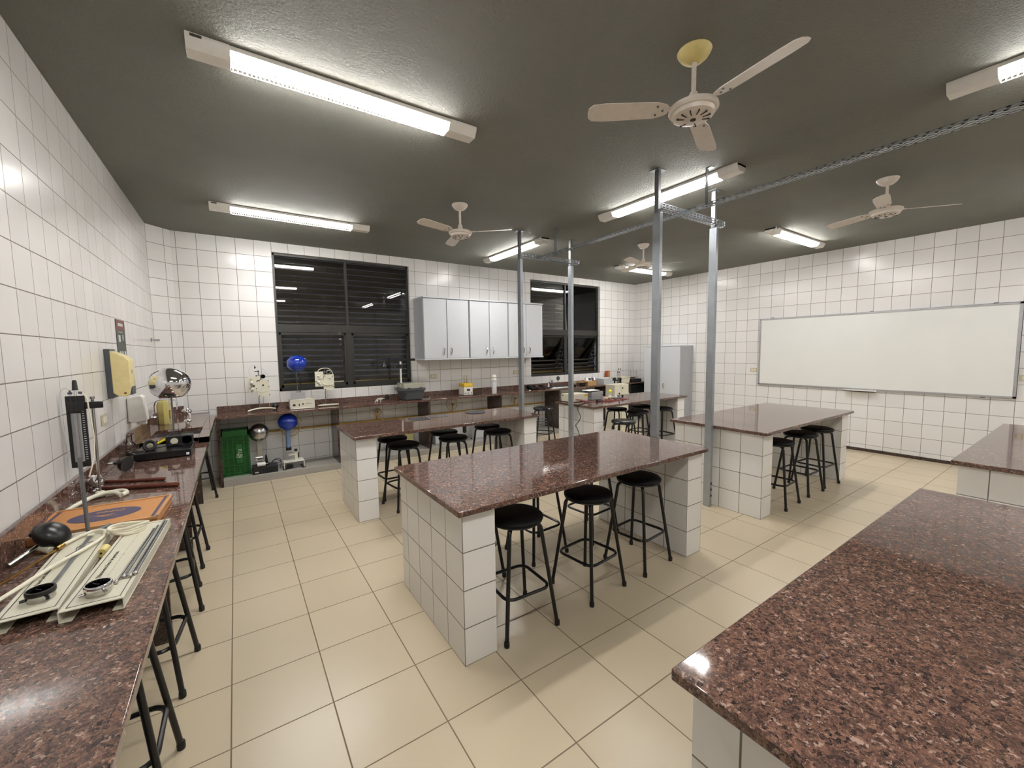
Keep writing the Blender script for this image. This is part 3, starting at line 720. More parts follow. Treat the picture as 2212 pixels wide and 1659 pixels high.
q = [(-0.09, -0.02, 0.075+0.026*math.sin(a)) for a in (0,)]
b = B().tube(arc((-0.085, -0.06, 0.09), 0.032, 0, 2*PI, 20, (1, 0, 0), (0, 0.35, 0.94))[:-1], 0.012, 8, True)
b.build('coil_ring', 'black_matte', t)
B().ball((-0.085, 0.0, 0.085), 0.03, 0.8).build('white_cap', 'tube_white', t)
B().tube(smoothpath([(-0.05, 0.02, 0.09), (0.0, 0.02, 0.115), (0.03, 0.02, 0.12)], 5), 0.008, 8).build('yellow_lead', 'yellow_bright', t)
B().tube(smoothpath([(-0.19, -0.09, 0.06), (-0.1, -0.08, 0.062), (0.0, -0.06, 0.075), (0.07, -0.04, 0.08), (0.12, -0.05, 0.062)], 6), 0.004, 6).build('cable', 'black_matte', t)
B().box(0.135, 0.153, -0.171, -0.1695, 0.012, 0.03).build('sticker', 'white_paper', t)
t = thing('round_flask', 'clear round bottom glass flask by the generator base', 'flask', (-0.745, 3.73, ZL))
B().lathe([(0.022, 0), (0.03, 0.006), (0.022, 0.014)], seg=20).build('ring_stand', 'black_matte', t)
B().lathe([(0, 0.012), (0.022, 0.018), (0.037, 0.04), (0.041, 0.062), (0.036, 0.085), (0.02, 0.102), (0.0165, 0.115), (0.0165, 0.155), (0.019, 0.158)], seg=30).build('bulb', 'glass', t)
t = thing('hemisphere_cup', 'black hollow hemisphere on a metal rod, left counter', 'hemisphere', (-0.66, 3.11, ZL))
o = B().ball((0, 0, 0.05), 0.05, 1, 28, 0.0, 1.0, (-0.75, 0.45, 0.15)).lathe([(0.05, 0), (0.046, 0.001), (0.03, 0.02), (0, 0.036)], (0, 0, 0.05), 28, (-0.75, 0.45, 0.15)).build('cup', 'black', t)
B().cyl((-0.04, 0.02, 0.058), (-0.07, 0.02, 0.062), 0.009, 12).build('grip', 'black_matte', t)
B().cyl((-0.07, 0.02, 0.062), (-0.095, 0.0, 0.068), 0.005, 10).build('rod', 'satin', t)
for p0, p1, r, lab in (((-0.735, 2.852, ZL+0.011), (-0.425, 2.70, ZL+0.011), 0.0105, 'thinner reddish wooden rod lying behind the thicker one on the left counter'), ((-0.70, 2.672, ZL+0.014), (-0.342, 2.50, ZL+0.014), 0.0135, 'thicker dark polished wooden rod lying on the left counter')):
    d = (Vector(p1)-Vector(p0)).length
    o = B().lathe([(0, 0), (r*0.8, 0.001), (r, 0.006), (r, d-0.006), (r*0.8, d-0.001), (0, d)], seg=18).build('wooden_rod', 'wood'); o.location = p0
    o.rotation_mode = 'QUATERNION'; o.rotation_quaternion = Vector((0, 0, 1)).rotation_difference(Vector(p1)-Vector(p0))
    tag(o, lab, 'rod', 'wooden rods')
t = thing('polished_bell', 'small shiny chrome bell with a scalloped white base behind the tripod stand', 'bell', (-0.725, 2.70, ZL))
B().lathe([(0.036, 0), (0.036, 0.006), (0.03, 0.012), (0.028, 0.02)], seg=28).build('foot', 'chrome', t)
B().ball((0, 0, 0.048), 0.034, 1.0, 30).build('dome', 'chrome', t)
b = B()
for k in range(6): b.ball((-0.012+0.022*math.cos(k*1.05), 0.03+0.014*math.sin(k*1.05), 0.055+0.018*math.sin(k*1.05)), 0.013)
b.build('scalloped_base', 'white_plastic', t)
# tripod stand with the manometer
t = thing('tripod_stand', 'cream curved tripod foot with an upright metal pole, left counter', 'stand', (-0.678, 2.53, ZL))
p = smoothpath([(-0.085, -0.30, 0.008), (-0.06, -0.17, 0.018), (0.0, -0.03, 0.022), (0.06, -0.03, 0.02), (0.095, -0.07, 0.012)], 7)
B().tube(p, [0.011]*len(p), 10).build('front_foot', 'beige', t)
B().tube(smoothpath([(0.095, -0.07, 0.012), (0.11, -0.03, 0.012), (0.08, 0.02, 0.014), (0.0, 0.0, 0.018)], 6), 0.012, 10).build('rear_foot', 'beige', t)
B().lathe([(0.02, 0.005), (0.02, 0.03), (0.012, 0.035)], seg=18).build('boss', 'beige', t)
B().cyl((0, 0, 0.01), (0.004, 0, 0.55), 0.007, 14).build('pole', 'satin', t)
B().cyl((0.004, 0, 0.54), (0.004, 0, 0.553), 0.011, 12).build('pole_cap', 'satin', t)
t = thing('manometer', 'black tube manometer board clamped high on the tripod pole', 'manometer', (-0.724, 2.47, 1.03))
Rm = RX(0)
B().box(-0.036, 0.036, -0.006, 0.006, 0.0, 0.375).build('board', 'black_matte', t, bevel=0.002)
B().box(-0.02, 0.016, -0.0085, -0.006, 0.03, 0.285).build('scale_plate', 'alu', t)
b = B()
for k in range(24): b.box(0.021, 0.029, -0.0075, -0.006, 0.04+k*0.012, 0.0425+k*0.012)
b.build('scale_marks', 'white_paper', t)
b = B()
for x in (-0.014, 0.006): b.cyl((x, -0.011, 0.0), (x, -0.011, 0.40), 0.004, 10)
b.build('glass_tubes', 'glass', t)
B().box(-0.034, 0.034, -0.014, -0.006, 0.295, 0.345).build('tube_clamp', 'black', t, bevel=0.002)
B().lathe([(0.014, 0), (0.0115, 0.004), (0.009, 0.045), (0.006, 0.052), (0, 0.053)], (0.006, -0.011, 0.405), 18).build('dropper_bulb', 'black_matte', t)
b = B().cyl((-0.014, -0.011, 0.385), (-0.014, -0.011, 0.395), 0.009, 12).cyl((-0.014, -0.011, 0.395), (-0.014, -0.011, 0.405), 0.004, 8).cyl((0.016, -0.01, 0.392), (0.03, -0.01, 0.39), 0.006, 10)
b.build('stopcocks', 'navy', t)
B().tube(smoothpath([(-0.014, -0.011, 0.405), (-0.03, -0.011, 0.418), (-0.048, -0.01, 0.39), (-0.056, -0.005, 0.30), (-0.05, 0, 0.17), (-0.044, 0, 0.08), (-0.046, 0, 0.04)], 7), 0.0022, 6).build('thin_hose', 'tub', t)
B().tube(smoothpath([(0.03, -0.01, 0.39), (0.045, -0.01, 0.36), (0.05, -0.01, 0.28), (0.058, -0.01, 0.15), (0.05, -0.02, 0.04), (0.03, -0.03, -0.05)], 7), 0.0035, 6).build('outlet_hose', 'tube_white', t)
B().prism([(0.034, -0.008), (0.09, -0.010), (0.104, 0.0), (0.09, 0.012), (0.034, 0.012)], 0.305, 0.34, 'z').build('clamp_arm', 'black', t, bevel=0.003)
# brown case
t = thing('apparatus_case', 'flat brown hardboard case with a navy oval emblem', 'case', (-0.565, 2.045, ZL), math.radians(-3))
B().box(-0.213, 0.213, -0.168, 0.168, 0.0, 0.036).build('body', 'hardboard', t, bevel=0.003)
b = B().box(-0.217, 0.217, -0.172, -0.162, 0.03, 0.041).box(-0.217, 0.217, 0.162, 0.172, 0.03, 0.041).box(-0.217, -0.207, -0.172, 0.172, 0.03, 0.041).box(0.207, 0.217, -0.172, 0.172, 0.03, 0.041)
b.build('edge_trim', 'tan_print', t, bevel=0.001)
b = B().box(-0.198, -0.186, -0.155, 0.155, 0.0358, 0.0366).box(0.186, 0.198, -0.155, 0.155, 0.0358, 0.0366); b.build('end_stripe', 'navy', t)
b = B().prism([(0.125*math.cos(2*PI*k/48), 0.085*math.sin(2*PI*k/48)) for k in range(48)], 0.0358, 0.0366); e = b.build('emblem', 'navy', t)
text('emblem_text', 'Cidepe', 0.036, 'tan_print', e, (0.01, 0.038, 0.037), (0, 0, PI))
b = B()
for k, s_ in enumerate((0.034, 0.022)):
    b.prism([(-s_, -0.004), (0, -0.004-s_*0.75), (s_, -0.004), (s_-0.007, -0.004), (0, -0.004-s_*0.75+0.007), (-s_+0.007, -0.004)], 0.0366, 0.0372)
    b.box(-s_, s_, -0.004-0.003, -0.001, 0.0366, 0.0372)
b.box(-0.062, -0.034, -0.006, -0.003, 0.0366, 0.0372).box(0.012, 0.05, -0.034, -0.031, 0.0366, 0.0372); b.build('emblem_mark', 'tan_print', e)
b = B()
for x, y in ((-0.207, -0.16), (0.207, -0.16), (-0.207, 0.16), (0.207, 0.16)): b.lathe([(0.005, 0), (0.003, 0.003), (0, 0.0035)], (x, y, 0.041), 12)
b.build('corner_screws', 'alu', t)
# white channel trays
def tray(loc, rz, w, l, label):
    t = thing('channel_panel', label, 'instrument panel', loc, rz, 'white channel panels')
    h = 0.034
    b = B().box(-w/2, w/2, 0, l, h-0.003, h).box(-w/2, -w/2+0.003, 0, l, 0, h).box(w/2-0.003, w/2, 0, l, 0, h).box(-w/2, -w/2+0.028, 0, l, 0, 0.003).box(w/2-0.028, w/2, 0, l, 0, 0.003)
    b.build('channel', 'beige', t, bevel=0.001)
    m, z = 0.011, h+0.0003; k = B()
    k.box(-w/2+m, -w/2+m+0.0022, 0.018, l-0.018, h, z).box(w/2-m-0.0022, w/2-m, 0.018, l-0.018, h, z).box(-w/2+m, w/2-m, 0.018, 0.0202, h, z).box(-w/2+m, w/2-m, l-0.0202, l-0.018, h, z)
    k.build('printed_border', 'ink', t)
    return t
tl = tray((-0.562, 1.155, ZL), math.radians(0.3), 0.132, 0.70, 'white channel panel with the gold dial gauge and loose tube')
tr = tray((-0.420, 1.118, ZL), math.radians(-3.2), 0.142, 0.70, 'white channel panel with the silver dial gauge and metal rods')
text('printed_title', 'Dilatometro linear de precisao', 0.017, 'ink', tr, (-0.036, 0.30, 0.0342), (0, 0, PI/2), 0.0002)
b = B()
for k in range(40): b.box(-0.013, -0.013+(0.006 if k % 10 == 0 else 0.003), 0.12+k*0.012, 0.1212+k*0.012, 0.034, 0.0343)
b.build('printed_scale', 'ink', tr)
text('printed_title', 'Painel para dilatacao', 0.016, 'ink', tl, (-0.035, 0.28, 0.0342), (0, 0, PI/2), 0.0002)
b = B().tube([(-0.02, 0.43, 0.0345), (0.0, 0.47, 0.0345), (-0.008, 0.50, 0.0345), (0.005, 0.54, 0.0345), (0.05, 0.545, 0.0345)], 0.0012, 4); b.build('printed_outline', 'ink', tl)
B().box(0.004, 0.016, 0.14, 0.60, 0.036, 0.041).build('metal_strip', 'steel_dark', tl, bevel=0.001)
for y in (0.13, 0.61): B().box(0.0, 0.02, y-0.012, y+0.012, 0.034, 0.044).build('strip_holder', 'beige', tl, bevel=0.001)
B().cyl((0.02, 0.665, 0.04), (0.055, 0.685, 0.046), 0.008, 10).build('terminal', 'steel_dark', tl)
def gauge(loc, dial, rim, label, r=0.033):
    t = thing('dial_gauge', label, 'dial gauge', loc, 0, 'dial gauges')
    B().lathe([(r*0.9, 0), (r*0.94, 0.002), (r*0.94, 0.024), (0, 0.024)], seg=36).build('case', 'satin', t)
    B().lathe([(r, 0.019), (r*1.02, 0.022), (r*1.02, 0.030), (r*0.97, 0.033), (r*0.86, 0.033), (r*0.86, 0.028)], seg=36).build('rim', rim, t)
    d = B().lathe([(r*0.86, 0.0285), (0, 0.0285)], seg=36).build('dial', dial, t)
    b = B()
    for k in range(20):
        a = 2*PI*k/20; b.box(r*0.66, r*0.8, -0.0006, 0.0006, 0.0285, 0.0289, RZ(a), (0, 0, 0))
    b.box(-0.0008, 0.0008, -0.004, r*0.62, 0.029, 0.0295, RZ(0.8), (0, 0, 0)); b.cyl((0, 0, 0.0285), (0, 0, 0.030), 0.002, 8)
    b.build('dial_marks', 'ink', d)
    for p0, p1 in (((r*0.6, -r*0.75, 0.014), (r*0.75, -r*1.25, 0.014)), ((-r*0.85, -r*0.4, 0.012), (-r*1.2, -r*0.55, 0.012))):
        B().cyl(p0, p1, 0.0045, 10).build('stem', rim if rim != 'chrome' else 'satin', t)
gauge((-0.418, 1.190, ZL+0.034), 'white_paper', 'chrome', 'silver dial gauge with a white face')
gauge((-0.556, 1.252, ZL+0.034), 'gold_dial', 'black', 'dial gauge with a gold face and black rim')
rods = [((-0.386, 1.235), (-0.352, 1.70)), ((-0.372, 1.265), (-0.342, 1.73)), ((-0.357, 1.262), (-0.326, 1.79)), ((-0.345, 1.27), (-0.318, 1.775))]
for k, ((xa, ya), (xb, yb)) in enumerate(rods):
    t = thing('metal_rod', ['thin metal rod closest to the silver gauge on the right channel panel', 'second thin metal rod from the silver gauge on the right panel', 'third thin metal rod from the silver gauge, the longest', 'outermost thin metal rod by the panel edge'][k], 'rod', (xa, ya, ZL+0.0385), 0, 'thin metal rods')
    v = Vector((xb-xa, yb-ya, 0.0))
    B().cyl((0, 0, 0), v, 0.0036, 10).build('shaft', ['satin', 'steel_dark', 'satin', 'steel_dark'][k], t)
    B().ball((0, -0.004, 0.002), 0.0075).build('end_knob', 'satin', t)
t = thing('tube_coil', 'coil of white rubber tubing on the right channel panel', 'tubing', (-0.435, 1.735, ZL+0.036))
for k in range(4):
    pts = [((0.05+0.004*k)*math.cos(a), (0.042-0.003*k)*math.sin(a), 0.005+0.007*k+0.004*math.sin(a*2+k)) for a in [2*PI*i/26 for i in range(26)]]
    B().tube(pts, 0.0058, 8, True).build('loop', 'tube_white', t)
t = thing('rubber_stopper', 'cream cork stopper between the two channel panels', 'stopper', (-0.492, 1.61, ZL))
o = B().cyl((0, -0.022, 0.018), (0.004, 0.022, 0.018), 0.016, 18, 0.018).build('plug', 'cream_canopy', t)
B().cyl((-0.0004, -0.0225, 0.018), (0, -0.018, 0.018), 0.004, 8).build('bore', 'ink', t)
t = thing('white_tube', 'long white rubber tube lying across the left channel panel', 'tube', (0, 0, 0))
p = smoothpath([(-0.745, 1.10, ZL+0.02), (-0.70, 1.20, ZL+0.035), (-0.64, 1.33, ZL+0.044), (-0.59, 1.47, ZL+0.048), (-0.535, 1.60, ZL+0.046), (-0.508, 1.70, ZL+0.044), (-0.515, 1.775, ZL+0.044), (-0.55, 1.80, ZL+0.044), (-0.59, 1.76, ZL+0.044), (-0.615, 1.69, ZL+0.046)], 8)
B().tube(p, 0.0065, 10).build('tubing', 'tube_white', t)
B().cyl((-0.615, 1.69, ZL+0.046), (-0.625, 1.655, ZL+0.046), 0.009, 10).build('connector', 'brass', t)
o = B().cyl((-0.80+0.03, 1.36, ZL+0.006), (-0.625, 1.655, ZL+0.044), 0.004, 8).build('thin_rod', 'brass'); tag(o, 'thin brownish rod leaning on the left channel panel', 'rod')
o = B().cyl((-0.573, 1.815, ZL+0.034), (-0.573, 1.80, 1.20), 0.0068, 14).build('upright_rod', 'steel_dark'); tag(o, 'bare upright grey rod at the far end of the left channel panel', 'rod')
t = thing('clamp_holder', 'black ball clamp with a short steel tube lying beside the brown case', 'clamp', (-0.668, 1.79, ZL))
B().ball((0.0, 0.0, 0.062), 0.06, 0.72, 30, -1, 1, (0.72, -0.1, 0.65)).build('ball', 'black', t)
B().cyl((-0.03, 0.0, 0.075), (-0.048, 0.005, 0.085), 0.005, 10).build('stalk', 'beige', t)
B().cyl((-0.05, -0.014, 0.078), (-0.046, 0.024, 0.096), 0.009, 12).build('knob', 'black_matte', t)
B().cyl((-0.03, -0.02, 0.028), (0.01, -0.06, 0.02), 0.013, 14).build('collar', 'beige', t)
B().cyl((-0.025, -0.005, 0.04), (-0.085, -0.115, 0.012), 0.0085, 14).build('steel_tube', 'satin', t)
o = B().cyl((-0.02, 0, 0.008), (0.02, 0.03, 0.012), 0.009, 10).build('end_plug', 'black_matte'); o.location = (-0.66, 1.09, ZL); tag(o, 'small black plug at the left edge below the left channel panel', 'plug')

# ------------------------------------------------------------------ things on the window counter
t = thing('electronic_unit', 'cream electronic unit with a socket and switch on its front, below the blue sphere', 'instrument', (0.69, 5.57, ZB))
B().box(-0.145, 0.145, 0, 0.2, 0.008, 0.13).build('case', 'beige', t, bevel=0.004)
b = B().box(-0.147, 0.147, -0.004, 0.001, 0.006, 0.014).box(-0.147, 0.147, -0.004, 0.001, 0.124, 0.132).box(-0.147, -0.139, -0.004, 0.001, 0.006, 0.132).box(0.139, 0.147, -0.004, 0.001, 0.006, 0.132)
b.build('front_frame', 'white_metal', t, bevel=0.001)
B().box(-0.118, -0.085, -0.003, 0.0, 0.045, 0.073).build('power_socket', 'ink', t, bevel=0.002)
B().box(-0.046, -0.034, -0.004, 0.0, 0.042, 0.075).build('switch', 'ink', t, bevel=0.001)
B().box(-0.004, 0.016, -0.003, 0.0, 0.055, 0.08).build('terminal', 'steel_dark', t)
B().box(-0.135, -0.03, -0.0012, 0.0, 0.096, 0.1).box(0.035, 0.11, -0.0012, 0, 0.066, 0.076).box(0.05, 0.1, -0.0012, 0, 0.1, 0.103).build('printed_text', 'beige_lid', t)
for x in (-0.12, 0.12): B().cyl((x, 0.05, 0), (x, 0.05, 0.01), 0.01, 10).build('foot', 'black_matte', t)
t = vdg((0.66, 5.665, ZB+0.13), 'blue ball electrostatic generator standing on the window counter unit', GV)
b = B().box(-0.10, 0.075, -0.055, -0.05, 0.0, 0.09); b.box(-0.10, 0.075, -0.055, 0.06, 0.0, 0.006)
b.build('stand_plate', 'alu', t, bevel=0.001)
B().ball((0, 0, 0.48), 0.124, 0.92, 40, -0.93, 1.0).build('sphere', 'blue', t)
b = B().box(-0.028, -0.022, -0.015, 0.015, 0.006, 0.38).box(0.022, 0.028, -0.015, 0.015, 0.006, 0.38); b.build('acrylic_column', 'acrylic', t)
B().box(-0.012, -0.008, -0.01, 0.01, 0.03, 0.38).build('belt', 'steel_dark', t)
B().cyl((-0.03, -0.02, 0.06), (0.035, -0.02, 0.06), 0.016, 14).cyl((0.01, -0.03, 0.085), (0.012, -0.03, 0.12), 0.012, 12).build('roller', 'satin', t)
def vboard(loc, label, dark, parts):
    t = thing('pressure_apparatus', label, 'instrument', loc, 0, 'gas law apparatus on stands'); return t
# left apparatus
t = thing('pressure_apparatus', 'pressure apparatus on a curved stand against the tiled wall, left of the blue sphere', 'instrument', (0.21, 5.70, ZB), 0, 'pressure apparatus')
p = smoothpath([(-0.14, -0.05, 0.016), (-0.09, -0.03, 0.03), (0.0, 0.0, 0.038), (0.10, -0.01, 0.036), (0.17, -0.04, 0.026)], 6)
B().tube(p, 0.0105, 10).build('curved_foot', 'beige', t)
B().tube(smoothpath([(0.0, 0.0, 0.03), (0.0, 0.08, 0.02), (0.0, 0.14, 0.012)], 4), 0.01, 8).build('rear_foot', 'beige', t)
B().cyl((-0.008, 0, 0.03), (-0.008, 0, 0.40), 0.006, 12).build('pole', 'satin', t)
b = B().box(-0.115, -0.02, -0.018, -0.006, 0.25, 0.455).box(-0.022, 0.115, -0.018, -0.006, 0.19, 0.41).box(-0.02, 0.02, -0.018, -0.006, 0.40, 0.47)
b.build('panel', 'beige', t, bevel=0.001)
B().box(-0.03, 0.03, -0.012, -0.005, 0.40, 0.475).build('upper_clip', 'black_matte', t)
gm = B().lathe([(0.028, 0), (0.028, 0.016), (0.025, 0.018), (0, 0.018)], (0.05, -0.012, 0.455), 26, (0, -1, 0)).build('gauge_case', 'steel_dark', t)
B().lathe([(0.024, 0.0182), (0, 0.0182)], (0.05, -0.012, 0.455), 26, (0, -1, 0)).build('gauge_face', 'white_paper', gm)
B().box(0.043, 0.057, -0.0312, -0.0302, 0.4535, 0.4565, RY(-0.9)).build('gauge_hand', 'ink', gm)
b = B()
for x, z in ((-0.02, 0.395), (0.005, 0.40), (0.105, 0.395), (0.108, 0.32), (0.112, 0.21), (0.0, 0.205), (0.01, 0.255), (-0.03, 0.30), (-0.085, 0.42), (-0.1, 0.31)): b.cyl((x, -0.018, z), (x, -0.028, z), 0.006, 10)
for x, z in ((-0.055, 0.335), (0.045, 0.34)): b.box(x-0.01, x+0.01, -0.0195, -0.018, z-0.01, z+0.01)
b.build('black_fittings', 'black_matte', t)
b = B()
for z in (0.385, 0.30): b.lathe([(0.014, 0), (0.016, 0.006), (0.016, 0.024), (0.012, 0.03), (0, 0.03)], (-0.078, -0.03, z-0.015), 16)
b.build('glass_caps', 'white_plastic', t); B().cyl((-0.078, -0.03, 0.26), (-0.078, -0.03, 0.40), 0.012, 14).build('syringe', 'glass', t)
b = B().cyl((0.0, -0.012, 0.47), (0.0, -0.012, 0.535), 0.004, 8).cyl((-0.04, -0.012, 0.52), (0.012, -0.012, 0.522), 0.006, 10).cyl((-0.035, -0.012, 0.555), (-0.035, -0.012, 0.595), 0.005, 8).cyl((-0.042, -0.012, 0.575), (-0.02, -0.012, 0.575), 0.005, 8)
b.build('valve_tree', 'black_matte', t)
B().tube(smoothpath([(-0.09, -0.012, 0.46), (-0.10, -0.012, 0.53), (-0.06, -0.012, 0.60), (0.02, -0.012, 0.58), (0.08, -0.012, 0.52), (0.11, -0.012, 0.42), (0.112, -0.014, 0.2), (0.105, -0.014, 0.06)], 6), 0.0025, 6).build('thin_hose', 'tub', t)
B().tube(smoothpath([(-0.03, -0.022, 0.30), (-0.02, -0.03, 0.27), (0.02, -0.03, 0.255), (0.07, -0.026, 0.26), (0.10, -0.024, 0.27)], 6), 0.003, 6).build('front_hose', 'tub', t)
# right apparatus
t = thing('pressure_apparatus', 'pressure apparatus in front of the left window, right of the blue sphere', 'instrument', (1.0, 5.70, ZB), 0, 'pressure apparatus')
B().prism([(-0.10, -0.06), (0.16, -0.06), (0.17, -0.02), (0.03, 0.02), (-0.02, 0.02), (-0.11, -0.02)], 0.012, 0.026).build('foot_plate', 'beige', t, bevel=0.003)
for x in (-0.09, 0.15): B().cyl((x, -0.04, 0), (x, -0.04, 0.013), 0.009, 8).build('foot', 'black_matte', t)
B().cyl((0.0, 0, 0.02), (0.0, 0, 0.45), 0.006, 12).build('pole', 'satin', t)
b = B().box(-0.125, -0.015, -0.018, -0.006, 0.28, 0.49).box(-0.02, 0.12, -0.018, -0.006, 0.222, 0.445); b.build('panel', 'beige', t, bevel=0.001)
gm = B().lathe([(0.026, 0), (0.026, 0.016), (0.023, 0.018), (0, 0.018)], (0.05, -0.012, 0.478), 26, (0, -1, 0)).build('gauge_case', 'white_plastic', t)
B().lathe([(0.022, 0.0182), (0, 0.0182)], (0.05, -0.012, 0.478), 26, (0, -1, 0)).build('gauge_face', 'white_paper', gm)
B().box(0.043, 0.057, -0.0312, -0.0302, 0.4765, 0.4795, RY(-0.8)).build('gauge_hand', 'ink', gm)
b = B()
for x, z in ((0.0, 0.425), (0.105, 0.42), (0.108, 0.27), (0.0, 0.235), (0.055, 0.30), (-0.115, 0.355)): b.cyl((x, -0.018, z), (x, -0.028, z), 0.0065, 10)
b.box(-0.08, -0.04, -0.0195, -0.018, 0.378, 0.383).box(0.05, 0.075, -0.0195, -0.018, 0.382, 0.387); b.build('black_fittings', 'black_matte', t)
b = B()
for z in (0.43, 0.345): b.ball((-0.085, -0.034, z), 0.017, 0.9, 16)
b.build('glass_caps', 'white_plastic', t); B().tube(arc((-0.085, -0.035, 0.312), 0.022, 0, 2*PI, 20, (1, 0, 0), (0, 0.4, 0.5))[:-1], 0.004, 6, True).build('coil', 'satin', t)
B().tube(smoothpath([(-0.095, -0.014, 0.46), (-0.07, -0.014, 0.515), (0.0, -0.014, 0.535), (0.06, -0.014, 0.525), (0.098, -0.014, 0.48), (0.105, -0.014, 0.42)], 6), 0.005, 8).build('thick_hose', 'tube_white', t)
B().tube(smoothpath([(-0.035, -0.022, 0.35), (-0.02, -0.03, 0.315), (0.02, -0.03, 0.30), (0.07, -0.028, 0.30), (0.10, -0.024, 0.31)], 6), 0.005, 8).build('front_hose', 'tube_white', t)
B().cyl((0.0, -0.012, 0.445), (0.0, -0.012, 0.53), 0.003, 8).build('needle', 'satin', t)
t = thing('black_ball', 'glossy black ball resting on the counter beside the curved stand', 'ball', (0.378, 5.70, ZB))
B().ball((0, 0, 0.055), 0.043, 0.95, 28).build('ball', 'black', t)
B().lathe([(0.022, 0), (0.02, 0.012), (0.014, 0.018)], seg=18).build('foot', 'black_matte', t)
# tangle
t = thing('wire_tangle', 'tangle of white wires with a black round knob on the window counter', 'wires', (1.76, 5.60, ZB))
rnd = random.Random(4)
for k in range(7):
    a = rnd.uniform(-0.5, 1.2); c = Vector((rnd.uniform(-0.05, 0.03), rnd.uniform(-0.03, 0.04), 0.03))
    B().tube(smoothpath([c+Vector((-0.07*math.cos(a), -0.05*math.sin(a), -0.022)), c+Vector((-0.02, 0.0, rnd.uniform(0.0, 0.035))), c+Vector((0.05*math.cos(a), 0.04*math.sin(a), 0.02))], 5), 0.0042, 6).build('wire', 'white_plastic', t)
B().lathe([(0.04, -0.012), (0.044, 0), (0.04, 0.012), (0.02, 0.018), (0, 0.018)], (0.075, 0.0, 0.07), 24, (0.6, -0.7, 0.35)).build('knob', 'black', t)
# overhead apparatus box
t = thing('projector_case', 'dark grey case with a beige lid and a white pole with a lamp arm', 'projector', (2.235, 5.52, ZB))
def frus(bm, x0, x1, y0, y1, z0, X0, X1, Y0, Y1, z1):
    v = [bm.bm.verts.new(p) for p in ((x0, y0, z0), (x1, y0, z0), (x1, y1, z0), (x0, y1, z0), (X0, Y0, z1), (X1, Y0, z1), (X1, Y1, z1), (X0, Y1, z1))]
    for f in ((0, 3, 2, 1), (4, 5, 6, 7), (0, 1, 5, 4), (1, 2, 6, 5), (2, 3, 7, 6), (3, 0, 4, 7)): bm.bm.faces.new([v[i] for i in f])
    return bm
b = frus(B(), -0.13, 0.145, 0.02, 0.31, 0.008, -0.165, 0.175, 0.0, 0.33, 0.15)
cs = b.build('case', 'grey_plastic', t, bevel=0.004)
B().box(-0.157, -0.12, 0.004, 0.012, 0.07, 0.12).build('vent_recess', 'ink', cs)
B().box(-0.185, 0.185, -0.012, 0.345, 0.15, 0.185).build('rim', 'grey_plastic', t, bevel=0.005)
frus(B(), -0.16, 0.185, -0.010, 0.34, 0.186, -0.155, 0.18, 0.0, 0.33, 0.262).build('lid', 'beige_lid', t, bevel=0.006)
for x in (-0.08, 0.11): B().box(x-0.018, x+0.018, -0.018, -0.008, 0.165, 0.2).build('latch', 'grey_plastic', t, bevel=0.002)
pl = B().box(-0.158, -0.134, 0.15, 0.17, 0.15, 0.60).build('pole', 'white_plastic', t, bevel=0.002)
B().box(-0.175, -0.118, 0.14, 0.18, 0.49, 0.555).cyl((-0.175, 0.16, 0.52), (-0.20, 0.16, 0.52), 0.02, 14).build('slider', 'black_matte', pl, bevel=0.003)
B().box(-0.16, -0.131, 0.146, 0.174, 0.25, 0.262).build('pole_band', 'ink', pl)
B().tube(smoothpath([(0.07, 0.16, 0.622), (-0.1, 0.16, 0.628), (-0.3, 0.16, 0.622), (-0.37, 0.16, 0.608), (-0.395, 0.16, 0.585)], 5), 0.010, 10).box(-0.13, 0.085, 0.14, 0.18, 0.605, 0.64).build('arm', 'black', t)
B().lathe([(0.014, 0.06), (0.02, 0.04), (0.042, 0.0), (0.04, -0.008), (0, -0.008)], (-0.40, 0.16, 0.53), 22).build('lamp_head', 'black', t)
B().tube(smoothpath([(0.13, 0.0, 0.008), (0.19, -0.03, 0.006), (0.24, -0.01, 0.006), (0.26, 0.02, 0.02), (0.27, 0.05, 0.03)], 5), 0.005, 6).build('cable', 'alu', t)
# yellow topped unit
t = thing('power_supply', 'small white device with a yellow top and two upright rods', 'instrument', (3.20, 5.56, ZB))
B().box(-0.08, 0.082, 0, 0.2, 0.006, 0.14).build('case', 'white_plastic', t, bevel=0.004)
B().box(-0.078, 0.088, 0.005, 0.2, 0.142, 0.205).build('top_block', 'yellow', t, bevel=0.004)
B().box(-0.03, 0.03, -0.002, 0, 0.075, 0.11).build('display', 'ink', t)
for x in (-0.055, -0.005, 0.055): B().cyl((x, 0, 0.04), (x, -0.008, 0.04), 0.008, 12).build('knob', 'ink', t)
B().box(-0.06, 0.07, 0.0035, 0.005, 0.165, 0.185).build('printed_text', 'gold_dial', t)
for x in (-0.03, 0.02):
    B().cyl((x, 0.09, 0.205), (x, 0.09, 0.34), 0.004, 8).build('rod', 'brass', t)
    B().cyl((x, 0.09, 0.205), (x, 0.09, 0.225), 0.011, 10).build('rod_base', 'brass', t)
o = B().box(-0.07, 0.07, -0.02, 0.02, 0, 0.014, RZ(0.15), (0, 0, 0)).build('black_adapter', 'black_matte', bevel=0.004); o.location = (3.42, 5.62, ZB); tag(o, 'flat black object lying right of the yellow topped device', 'adapter')
t = thing('wash_bottle', 'tall translucent bottle with a white cap at the counter edge', 'bottle', (3.705, 5.555, ZB))
B().lathe([(0, 0.001), (0.042, 0.001), (0.044, 0.008), (0.044, 0.20), (0.036, 0.222), (0.03, 0.228)], seg=26).build('body', 'tub', t)
B().lathe([(0.046, 0.222), (0.048, 0.228), (0.048, 0.25), (0.04, 0.26), (0.04, 0.275), (0.044, 0.28), (0.044, 0.30), (0.03, 0.325), (0, 0.33)], seg=26).build('cap', 'white_plastic', t)
